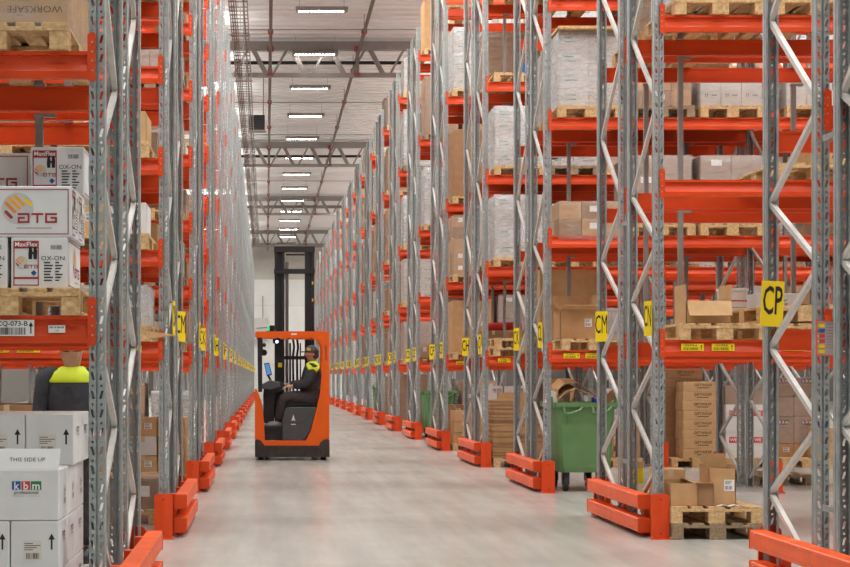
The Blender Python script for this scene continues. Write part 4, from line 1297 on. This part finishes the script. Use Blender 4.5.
# ------------------------------------------------------------------ people
def skin_mesh(name, pts, edges, m, root=0, sub=2):
    me = bpy.data.meshes.new(name); me.from_pydata([p[:3] for p in pts], edges, [])
    o = bpy.data.objects.new('tmp', me); C.objects.link(o)
    o.modifiers.new('Skin', 'SKIN'); sv = me.skin_vertices[0].data
    for i, p in enumerate(pts):
        r = p[3]; sv[i].radius = (r, p[4] if len(p) > 4 else r); sv[i].use_root = (i == root)
    md = o.modifiers.new('Sub', 'SUBSURF'); md.levels = sub; md.render_levels = sub
    dg = bpy.context.evaluated_depsgraph_get()
    r = bpy.data.meshes.new_from_object(o.evaluated_get(dg)); r.name = name
    bpy.data.objects.remove(o)
    r.materials.clear(); r.materials.append(M[m])
    for p in r.polygons: p.use_smooth = True
    return r

def ellipsoid(name, c, r, m, zcut=None):
    bm = bmesh.new(); bmesh.ops.create_icosphere(bm, subdivisions=3, radius=1)
    for v in bm.verts:
        if zcut is not None and v.co.z < zcut: v.co.z = zcut
        v.co = Vector((c[0] + v.co.x * r[0], c[1] + v.co.y * r[1], c[2] + v.co.z * r[2]))
    me = bpy.data.meshes.new(name); bm.to_mesh(me); bm.free(); me.materials.append(M[m])
    for p in me.polygons: p.use_smooth = True
    return me

class Fig:
    def __init__(s): s.p = []; s.e = []; s.n = {}
    def v(s, name, co, r, r2=None, to=None):
        s.p.append((co[0], co[1], co[2], r) + ((r2,) if r2 else ())); i = len(s.p) - 1; s.n[name] = i
        if to is not None: s.e.append((s.n[to], i))
        return i
    def chain(s, names, cos, rs, to):
        for n, c, r in zip(names, cos, rs): s.v(n, c, r, None, to); to = n

def hand(fig, wrist, pre, w, fwd, side, curl):
    """palm and five fingers; fwd: hand direction, side: towards the thumb, curl: palm-normal direction fingers bend to"""
    w, fwd, side, curl = Vector(w), Vector(fwd).normalized(), Vector(side).normalized(), Vector(curl).normalized()
    pc = w + fwd * .05
    fig.v(pre + 'palm', pc, .026, None, wrist)
    for i, (o, L) in enumerate(((.028, .062), (.010, .072), (-.008, .066), (-.026, .052))):
        k = pc + fwd * .04 + side * o; m_ = k + fwd * L * .5 + curl * L * .18; e = m_ + fwd * L * .25 + curl * L * .42
        fig.chain([f'{pre}k{i}', f'{pre}m{i}', f'{pre}e{i}'], [k, m_, e], [.0095, .0088, .0078], pre + 'palm')
    k = w + fwd * .025 + side * .03; m_ = k + fwd * .03 + side * .02 + curl * .01; e = m_ + fwd * .028 + curl * .014
    fig.chain([pre + 't0', pre + 't1', pre + 't2'], [k, m_, e], [.012, .0105, .009], pre + 'palm')

def head_part(fig, neck_to, base, f):
    """base: neck base; f: facing direction (horizontal unit vector)"""
    f = Vector(f); up = Vector((0, 0, 1)); b = Vector(base); sd = f.cross(up)
    fig.v('neck', b + up * .05 + f * .01, .062, None, neck_to)
    fig.v('jaw', b + up * .115 + f * .035, .082, None, 'neck')
    fig.v('mid', b + up * .18 + f * .025, .103, None, 'jaw')
    fig.v('crown', b + up * .245 + f * .008, .09, None, 'mid')
    fig.v('nose', b + up * .165 + f * .122, .016, None, 'mid')
    fig.v('nose2', b + up * .15 + f * .142, .012, None, 'nose')
    fig.v('chin', b + up * .09 + f * .085, .028, None, 'jaw')
    for s in (-1, 1): fig.v(f'ear{s}', b + up * .165 + sd * s * .096 + f * .0, .018, None, 'mid')

def seated_driver(loc):
    t = thing('person', 'person in black jacket with yellow shoulder and cap, seated in the orange reach truck', 'person', loc)
    # local frame: x right in the photo, driver faces -x, camera is towards -y
    pel = (.46, 0, .97); ch = (.49, 0, 1.25); nb = (.49, 0, 1.50)
    j = {}
    for s in (-1, 1):
        j[s] = dict(sh=(.49, .19 * s, 1.46), el=(.40, .25 * s, 1.20), wr=(.15, .17 * s, 1.22), hip=(.45, .10 * s, .96), kn=(.0, .13 * s, .99), an=(-.06, .12 * s, .58), to=(-.19, .12 * s, .53))
    j[1]['wr'] = (.08, .16, 1.18); j[-1]['wr'] = (.15, -.15, 1.16)
    b = Fig(); b.v('pel', pel, .10, .10); b.v('ch', ch, .085, .10, 'pel'); b.v('nb', nb, .062, .07, 'ch')
    head_part(b, 'nb', nb, (-1, 0, 0))
    for s in (-1, 1):
        q = j[s]
        b.chain([f'sh{s}', f'el{s}', f'wr{s}'], [q['sh'], q['el'], q['wr']], [.055, .042, .028], 'ch')
        hand(b, f'wr{s}', f'h{s}', q['wr'], (-1, 0, -.1), (0, -s, .25), (0, 0, -1))
        b.chain([f'hi{s}', f'kn{s}', f'an{s}', f'to{s}'], [q['hip'], q['kn'], q['an'], q['to']], [.08, .058, .04, .03], 'pel')
    body = ob('body', skin_mesh('body', b.p, b.e, 'skin'), t)
    g = Fig(); g.v('a', (.46, 0, 1.0), .19, .18); g.v('b', (.49, 0, 1.22), .19, .22, 'a'); g.v('c', (.5, 0, 1.42), .15, .19, 'b'); g.v('d', (.485, 0, 1.545), .10, .10, 'c')
    for s in (-1, 1):
        q = j[s]; w = Vector(q['wr']); e = Vector(q['el'])
        g.chain([f's{s}', f'e{s}', f'w{s}'], [q['sh'], e, w + (e - w) * .08], [.105, .09, .062], 'c')
    jk = ob('jacket', skin_mesh('jacket', g.p, g.e, 'cloth'), t)
    # hi-vis yoke over the shoulders
    y = Fig(); y.v('a', (.40, -.235, 1.455), .055); y.v('b', (.48, -.225, 1.475), .088, None, 'a'); y.v('c', (.57, -.215, 1.415), .06, None, 'b'); y.v('d', (.50, .0, 1.47), .12, None, 'b'); y.v('e', (.46, .225, 1.475), .088, None, 'd')
    ob('shoulder_yoke', skin_mesh('shoulder_yoke', y.p, y.e, 'hivis'), jk, label='yellow high-visibility shoulder band')
    p = Fig(); p.v('a', (.46, 0, .95), .16, .15)
    for s in (-1, 1):
        q = j[s]; p.chain([f'h{s}', f'm{s}', f'k{s}', f'c{s}', f'a{s}'], [q['hip'], (.2, .12 * s, .985), q['kn'], (-.02, .125 * s, .80), q['an']], [.125, .118, .105, .09, .075], 'a')
    ob('trousers', skin_mesh('trousers', p.p, p.e, 'cloth2'), t)
    for s in (-1, 1):
        q = j[s]; ob('shoe', ellipsoid('shoe', (q['an'][0] - .06, q['an'][1], .52), (.155, .06, .085), 'greycl', -.3), t)
    cp = ob('cap', ellipsoid('cap', (.478, 0, 1.70), (.118, .105, .125), 'dark', 0.0), t)
    mb = MB(); mb.prism([(.43, -.08), (.38, -.085), (.315, -.06), (.295, 0), (.315, .06), (.38, .085), (.43, .08)], 'z', 1.706, 1.722, 'dark2'); ob('cap_peak', mb.mesh('cap_peak', .002), cp)
    mb = MB(); mb.box((.40, -.10, 1.735), (.46, -.085, 1.775), 'inkyel'); ob('cap_badge', mb.mesh('cap_badge'), cp, label='yellow patch')
    ob('hair', ellipsoid('hair', (.525, 0, 1.665), (.07, .088, .075), 'hair'), t)
    ob('beard', ellipsoid('beard', (.415, 0, 1.607), (.062, .066, .045), 'hair'), t)
    mb = MB()
    for s in (-1, 1): mb.tube([(.382, s * .038, 1.69), (.368, s * .038, 1.69)], .012, 'black', 8)
    ob('eyes', mb.mesh('eyes'), t)
    return t

def standing_worker(loc, rz):
    t = thing('person', 'person in dark jacket with yellow shoulders standing beyond the white cartons at lower left', 'person', loc, rz)
    b = Fig(); b.v('pel', (0, 0, .95), .09, .11); b.v('ch', (0, 0, 1.25), .085, .10); b.e.append((0, 1)); b.v('nb', (0, 0, 1.47), .06, None, 'ch'); head_part(b, 'nb', (0, 0, 1.47), (-1, 0, 0))
    J = {}
    for s in (-1, 1):
        J[s] = [(0, .19 * s, 1.43), (.03, .25 * s, 1.14), (-.18, .22 * s, 1.02)]
        b.chain([f's{s}', f'e{s}', f'w{s}'], J[s], [.035, .032, .028], 'ch'); hand(b, f'w{s}', f'h{s}', J[s][2], (-1, 0, -.2), (0, -s, 0), (0, 0, -1))
        b.chain([f'h{s}', f'k{s}', f'a{s}', f't{s}'], [(0, .1 * s, .9), (-.02, .11 * s, .5), (.02, .11 * s, .09), (-.13, .12 * s, .045)], [.085, .06, .04, .032], 'pel')
    ob('body', skin_mesh('body', b.p, b.e, 'skin'), t)
    mb = MB(); mb.smooth = True
    mb.tube([(0, 0, .86), (0, 0, .9), (0, 0, 1.08), (0, 0, 1.3), (0, 0, 1.40), (0, 0, 1.46), (0, 0, 1.50)], [.125, .135, .13, .14, .135, .105, .055], 'cloth', 20)
    mb.v = [(x, y * 1.38, z) for x, y, z in mb.v]
    jk = ob('jacket', mb.mesh('jacket'), t)
    for s in (-1, 1):
        mb = MB(); mb.smooth = True; a, e, w = J[s]
        mb.tube([(0, .10 * s, 1.45), (0, .16 * s, 1.44), (0, .205 * s, 1.41), (.015, .225 * s, 1.29), e, (-.06, .24 * s, 1.08), w], [.05, .075, .085, .078, .068, .062, .05], 'cloth', 14); ob('sleeve', mb.mesh('sleeve'), jk)
    mb = MB(); mb.smooth = True; mb.tube([(0, 0, 1.385), (0, 0, 1.40), (0, 0, 1.465), (0, 0, 1.51)], [.14, .143, .113, .06], 'hivis', 20, False); mb.v = [(x, y * 1.40, z) for x, y, z in mb.v]
    ob('shoulder_yoke', mb.mesh('shoulder_yoke'), jk, label='yellow high-visibility shoulder band')
    p = Fig(); p.v('a', (0, 0, .93), .14, .165)
    for s in (-1, 1): p.chain([f'h{s}', f'k{s}', f'a{s}'], [(0, .1 * s, .86), (-.02, .11 * s, .5), (.02, .11 * s, .11)], [.105, .08, .068], 'a')
    ob('trousers', skin_mesh('trousers', p.p, p.e, 'cloth2'), t)
    for s in (-1, 1):
        ob('shoe', ellipsoid('shoe', (-.05, .115 * s, .03), (.15, .055, .09), 'dark2', -.33), t)
    ob('hair', ellipsoid('hair', (.01, 0, 1.69), (.105, .10, .09), 'hair', -.2), t)

# ------------------------------------------------------------------ reach truck
def reach_truck(TX, TY):
    t = thing('reach_truck', 'orange and black ride-in reach truck with tall black mast, standing across the aisle', 'reach truck', (TX, TY, 0))
    q = F / TY
    def px(x, y): return ((x - 266) / q - TX, H - (y - 377) / q)      # photo pixel on the truck's near side -> local x, z
    def poly(l): return [px(*p) for p in l]
    D = 1.22
    # orange shell
    left = poly([(254.9, 389), (256.6, 389.5), (259.5, 397), (262.5, 407), (264.2, 424), (264.9, 440.5), (264.9, 446), (254.9, 446)])
    band = poly([(264.9, 440.5), (306, 440.5), (306, 446), (264.9, 446)])
    right = poly([(320, 394), (317, 407), (311, 430), (306.5, 439), (306, 440.5), (306, 446), (329.4, 446), (329.4, 394)])
    mb = MB(); mb.prism(left, 'y', 0, D, 'orange3'); mb.prism(band, 'y', 0, .08, 'orange3'); mb.prism(right, 'y', 0, D, 'orange3')
    ob('body_shell', mb.mesh('body_shell'), t)
    for a, b in ((0, .10), (D - .10, D)):
        mb = MB()
        mb.prism(poly([(322.2, 346), (324.4, 346), (324.4, 361), (329.4, 361), (329.4, 394), (320, 394), (321.5, 377)]), 'y', a, b, 'orange3')
        mb.prism(poly([(317.8, 338), (322.2, 346), (324.4, 346), (324.4, 338)]), 'y', a, b, 'orange3')
        mb.prism(poly([(324.4, 338), (324.4, 346), (329.4, 346), (329.4, 338)]), 'y', a, b, 'orange3')
        mb.prism(poly([(327.2, 346), (327.2, 361), (329.4, 361), (329.4, 346)]), 'y', a, b, 'orange3')
        ob('rear_pillar', mb.mesh('rear_pillar'), t)
    mb = MB()
    roofp = poly([(255.2, 331.4), (329.0, 331.2), (329.4, 332), (329.4, 338.2), (256.5, 337.4), (255.2, 335.5)])
    mb.prism(roofp, 'y', 0, .07, 'orange3'); mb.prism(roofp, 'y', D - .07, D, 'orange3')
    x0, zt = px(255.2, 331.4); x1, zb = px(329.4, 338.2)
    mb.box((x0 + .004, .07, zb + .025), (x0 + .07, D - .07, zt - .004), 'orange3'); mb.box((x1 - .09, .07, zb), (x1 - .004, D - .07, zt - .004), 'orange3')
    g = ob('overhead_guard', mb.mesh('overhead_guard'), t)
    for i in range(5):
        mb = MB(); xx = x0 + .18 + i * .2; mb.box((xx, .06, zb + .02), (xx + .035, D - .06, zb + .075), 'dark2'); ob('guard_bar', mb.mesh('guard_bar'), g)
    mb = MB(); a = px(291.2, 333.4); b = px(296.8, 335); mb.box((a[0], -.003, b[1]), (b[0], 0, a[1]), 'paper'); ob('roof_plate', mb.mesh('roof_plate'), g, label='small white plate')
    for yy in (.0, D - .07):
        mb = MB(); mb.prism(poly([(257.4, 337.5), (261.6, 337.5), (262.0, 360), (262.2, 392), (258.2, 392), (257.6, 360)]), 'y', yy + .01, yy + .06, 'dark2'); ob('front_pillar', mb.mesh('front_pillar'), t)
    # scuffed skirt with arches
    sk = poly([(254.9, 444.6), (254.9, 440.5), (257, 439.2), (260.5, 440.4), (263.5, 444), (264.6, 445.6), (318.8, 445.6), (320.3, 442.5), (324, 439.6), (327.6, 439), (329.5, 440.2), (329.6, 457), (255, 457.2)])
    mb = MB(); mb.prism(sk, 'y', -.015, D + .02, 'skirt'); ob('chassis_skirt', mb.mesh('chassis_skirt'), t)
    # wheels
    def wheel(r, w):
        mb = MB(); mb.tube([(-w / 2, 0, r), (w / 2, 0, r)], r, 'rubber', 22); mb.tube([(-w / 2 - .004, 0, r), (w / 2 + .004, 0, r)], r * .5, 'steel', 14); return mb.mesh('wheel')
    for xx, yy, r in ((x0 + .10, .16, .12), (x1 - .10, .16, .12), (x0 + .2, 1.95, .14), (x1 - .2, 1.95, .14)): ob('wheel', cached(('tw', r), lambda: wheel(r, .09)), t, (xx, yy, 0))
    # battery cover / seat box and step
    mb = MB(); mb.prism(poly([(280.7, 426.5), (283.4, 429), (283.4, 440.4), (303, 440.4), (306.6, 437), (311, 428), (317, 407.2), (288, 407.2), (285.5, 408.5)]), 'y', .03, D - .1, 'dark')
    s = ob('seat_box', mb.mesh('seat_box', .006), t)
    mb = MB(); ln = [px(*p) for p in ((281.5, 423.5), (290, 422.6), (299, 424), (306, 420.5), (311.5, 413))]
    for a, b in zip(ln, ln[1:]): mb.bar((a[0], .028, a[1]), (b[0], .028, b[1]), .006, .006, 'dark2', (0, 1, 0))
    ob('panel_seam', mb.mesh('panel_seam'), s)
    mb = MB(); c = px(293.4, 419)
    mb.add([(c[0] - .033, .026, c[1] - .03), (c[0] - .008, .026, c[1] - .03), (c[0], .026, c[1] + .0), (c[0], .026, c[1] + .075)], [(0, 1, 2, 3)], 'paper')
    mb.add([(c[0] + .033, .026, c[1] - .03), (c[0] + .008, .026, c[1] - .03), (c[0], .026, c[1] + .0), (c[0], .026, c[1] + .075)], [(3, 2, 1, 0)], 'paper')
    rect(mb, c[0] - .042, c[1] - .10, c[0] + .042, c[1] - .085, .026, 'paper')
    ob('emblem', mb.mesh('emblem'), s, label='white triangular emblem with short bar')
    mb = MB(); a = px(263, 424.8); b = px(283.4, 428.2); mb.box((a[0] + .02, .02, b[1]), (b[0], D - .1, a[1] - .022), 'dark2')
    mb.box((a[0] + .02, .2, px(0, 440.5)[1]), (b[0], .24, b[1]), 'dark')
    mb.box((b[0] - .02, .02, px(0, 440.5)[1]), (b[0], .2, b[1]), 'dark')
    ob('foot_step', mb.mesh('foot_step'), t)
    # seat
    st = MB(); a = px(287, 401.5); b = px(318, 407); st.box((a[0], .30, b[1]), (b[0], .88, a[1]), 'dark2'); ob('seat_cushion', st.mesh('seat_cushion', .02), t)
    st = MB(); st.prism(poly([(311.5, 404), (312.5, 392), (316, 380), (320.5, 376), (321.5, 384), (319, 404)]), 'y', .34, .84, 'dark'); ob('seat_back', st.mesh('seat_back', .015), t)
    # console, tablet, joystick
    mb = MB(); mb.prism(poly([(263.5, 424), (263, 396), (264, 386), (272, 381), (281, 382), (286, 385), (284, 391), (276, 394), (274, 424)]), 'y', .45, 1.1, 'dark2'); ob('console', mb.mesh('console', .015), t)
    mb = MB(); mb.prism(poly([(262, 389), (262, 384), (270, 380), (279, 382), (281, 387), (272, 390)]), 'y', .12, .4, 'dark'); ob('armrest', mb.mesh('armrest', .015), t)
    mb = MB(); mb.prism(poly([(263.9, 363.2), (269.2, 362.6), (272.2, 374.8), (267, 376.2)]), 'y', .30, .33, 'dark2'); tb = ob('terminal', mb.mesh('terminal', .004), t)
    mb = MB(); mb.prism(poly([(264.8, 364.3), (268.7, 363.8), (271.1, 373.8), (267.4, 374.9)]), 'y', .295, .30, 'screen'); ob('terminal_screen', mb.mesh('terminal_screen'), tb, label='lit blue display')
    mb = MB(); a = px(268.5, 376); mb.bar((a[0], .33, a[1]), (a[0] + .05, .5, a[1] - .1), .03, .03, 'dark2'); ob('terminal_arm', mb.mesh('terminal_arm'), tb)
    mb = MB(); a = px(283, 384); mb.tube([(a[0], .5, a[1] - .08), (a[0], .5, a[1] + .02)], .018, 'dark', 10); mb.tube([(a[0], .5, a[1] + .02), (a[0], .5, a[1] + .05)], .028, 'dark2', 12); ob('joystick', mb.mesh('joystick'), t)
    a = px(263.5, 352.5); mb = MB(); mb.tube([(a[0], .1, a[1]), (a[0] + .01, .16, a[1])], .055, 'dark2', 16); mb.tube([(a[0] - .02, .15, a[1]), (a[0] - .03, .15, a[1] + .25)], .012, 'dark2', 8); mb.tube([(a[0] + .01, .1, a[1] + .13), (a[0] + .01, .15, a[1] + .13)], .035, 'dark2', 14); ob('cab_fan', mb.mesh('cab_fan'), t)
    a = px(277, 341.5); mb = MB(); mb.box((a[0] - .07, .2, a[1] - .03), (a[0] + .06, .3, a[1] + .06), 'dark2'); wl = ob('work_light', mb.mesh('work_light', .01), t)
    mb = MB(); mb.tube([(a[0] + .0, .19, a[1]), (a[0] + .0, .2, a[1])], .026, 'lampled', 14); ob('light_lens', mb.mesh('light_lens'), wl, label='bluish white lit lens')
    a = px(271, 331.4); mb = MB(); mb.tube([(a[0], .4, zt - .01), (a[0], .4, zt + .02)], .075, 'dark2', 16); bc = ob('beacon', mb.mesh('beacon'), t)
    mb = MB(); mb.tube([(a[0], .4, zt + .02), (a[0], .4, zt + .11)], [.07, .06], 'beacon', 16); ob('beacon_lens', mb.mesh('beacon_lens'), bc, label='green lit lens')
    mb = MB(); mb.tube([(a[0] + .02, .25, zt), (a[0] + .02, .25, zt + .11)], .045, 'dark2', 12); ob('horn', mb.mesh('horn'), bc)
    # mast behind the cab
    my = 1.42; qm = F / (TY + my)
    def mx(x): return (x - 266) / qm - TX
    def mz(y): return H - (y - 377) / qm
    zt2 = mz(246.5)
    for a, b, nm in ((274.6, 284.6, 'mast_column'), (304.9, 314.4, 'mast_column')):
        mb = MB(); c = .03
        xa, xb = mx(a), mx(b)
        mb.box((xa, my, .12), (xa + .05, my + .16, zt2), 'dark2'); mb.box((xb - .05, my, .12), (xb, my + .16, zt2), 'dark2'); mb.box((xa, my + .06, .12), (xb, my + .10, zt2 - .1), 'dark2')
        ob('mast_column', mb.mesh('mast_column'), t)
    for y0_, y1_, yy in ((246.5, 252.2, 0), (269, 273.6, -.02), (412, 418, 0)):
        mb = MB(); mb.box((mx(274.0), my + yy - .02, mz(y1_)), (mx(314.9), my + .14, mz(y0_)), 'dark2'); ob('cross_member', mb.mesh('cross_member'), t)
    mb = MB(); mb.tube([(mx(286), my + .06, mz(254.5)), (mx(305), my + .06, mz(254.5))], .014, 'dark2', 8); ob('tie_bar', mb.mesh('tie_bar'), t)
    for xx, r, ms in ((287.0, .030, 'steel'), (290.2, .018, 'dark2'), (300.5, .012, 'dark2')):
        mb = MB(); mb.tube([(mx(xx), my + .08, .3), (mx(xx), my + .08, mz(262) if xx < 289 else mz(343))], r, ms, 12); ob('lift_cylinder' if r > .02 else 'hydraulic_hose', mb.mesh('mast_tube'), t)
    mb = MB(); mb.box((mx(284), my + .05, mz(359.5)), (mx(306), my + .13, mz(356)), 'dark2')
    for xx in (293, 297): mb.tube([(mx(xx), my + .04, mz(338)), (mx(xx) + .02, my + .03, mz(347)), (mx(xx), my + .04, mz(356)), (mx(xx) + .01, my + .05, mz(400))], .02, 'dark2', 8)
    ob('hose_bundle', mb.mesh('hose_bundle'), t)
    for xx, yy, w_, h_ in ((312.6, 283, .012, .025), (312.6, 300, .012, .025), (280, 365, .035, .04)):
        mb = MB(); a = mx(xx); mb.box((a - w_, my - .004, mz(yy) - h_), (a + w_, my, mz(yy) + h_), 'inkyel'); ob('warning_sticker', mb.mesh('warning_sticker'), t)
    mb = MB(); mb.box((mx(283), my + .17, .35), (mx(306), my + .25, .85), 'dark2'); ob('fork_carriage', mb.mesh('fork_carriage'), t)
    for xx in (287, 302):
        mb = MB(); mb.box((mx(xx) - .05, my + .25, .10), (mx(xx) + .05, my + .30, .8), 'dark2'); mb.box((mx(xx) - .05, my + .25, .10), (mx(xx) + .05, my + 1.4, .14), 'dark2'); ob('fork', mb.mesh('fork'), t)
    for xx in (x0 + .2, x1 - .2):
        mb = MB(); mb.box((xx - .07, D + .02, .12), (xx + .07, 2.1, .30), 'orange3') if False else mb.box((xx - .06, D + .02, .285), (xx + .06, 2.1, .36), 'dark2'); ob('reach_leg', mb.mesh('reach_leg'), t)
    return px
TX, TY = .48, 28.15
reach_truck(TX, TY)
d = seated_driver((.28, TY + .50, .013)); d.scale = (1.08, 1.08, 1.08)
standing_worker((-1.50, Y0(1) + 3.95, 0), PI / 2)

# ------------------------------------------------------------------ light and camera
def area(name, loc, sx, sy, power, col=(1, 1, .975)):
    l = bpy.data.lights.new(name, 'AREA'); l.shape = 'RECTANGLE'; l.size = sx; l.size_y = sy; l.energy = power; l.color = col
    o = bpy.data.objects.new(name, l); C.objects.link(o); o.location = loc
    return o
for k in range(0, 21):                       # lamp strips over the picking aisles between the rack rows, plus added roof fill
    y = Y0(k) + 2.45 + 1.64
    area('picking_aisle_lamps', (10, y, 10.9), 12, .5, 900)
    area('picking_aisle_lamps', (-5, y, 10.9), 7, .5, 560)
    area('added_roof_fill', (13, y, 10.6), 12, .5, 1000).rotation_euler = (PI, 0, 0)  # added upward fill without a fixture, brightens the roof deck
    area('added_roof_fill', (-5, y, 11.0), 7, .5, 620).rotation_euler = (PI, 0, 0)  # same added roof fill above the left racks, no lamp there
for i in range(8):                           # main-aisle lamps nearer than the first one in the frame
    area('aisle_lamps', (1.57, 38.4 - 5.97 * i, 11.35), 1.5, .4, 330)
w = bpy.data.worlds.new('World'); S.world = w; w.use_nodes = True
w.node_tree.nodes['Background'].inputs['Color'].default_value = (1.0, 1.0, .98, 1); w.node_tree.nodes['Background'].inputs['Strength'].default_value = 0.55

cam = bpy.data.cameras.new('camera'); co = bpy.data.objects.new('camera', cam); C.objects.link(co)
co.location = (0, 0, H); co.rotation_euler = (PI / 2, 0, 0)
cam.sensor_width = 36; cam.lens = F / 850 * 36
cam.shift_x = (425 - 266) / 850; cam.shift_y = (377 - 283.5) / 850
cam.clip_end = 400
S.camera = co
vs = S.view_settings; vs.view_transform = 'Standard'; vs.look = 'None'; vs.gamma = 1; vs.use_curve_mapping = False; vs.exposure = -0.84
S.cycles.max_bounces = 6; S.cycles.transparent_max_bounces = 16; S.cycles.diffuse_bounces = 4; S.cycles.glossy_bounces = 3
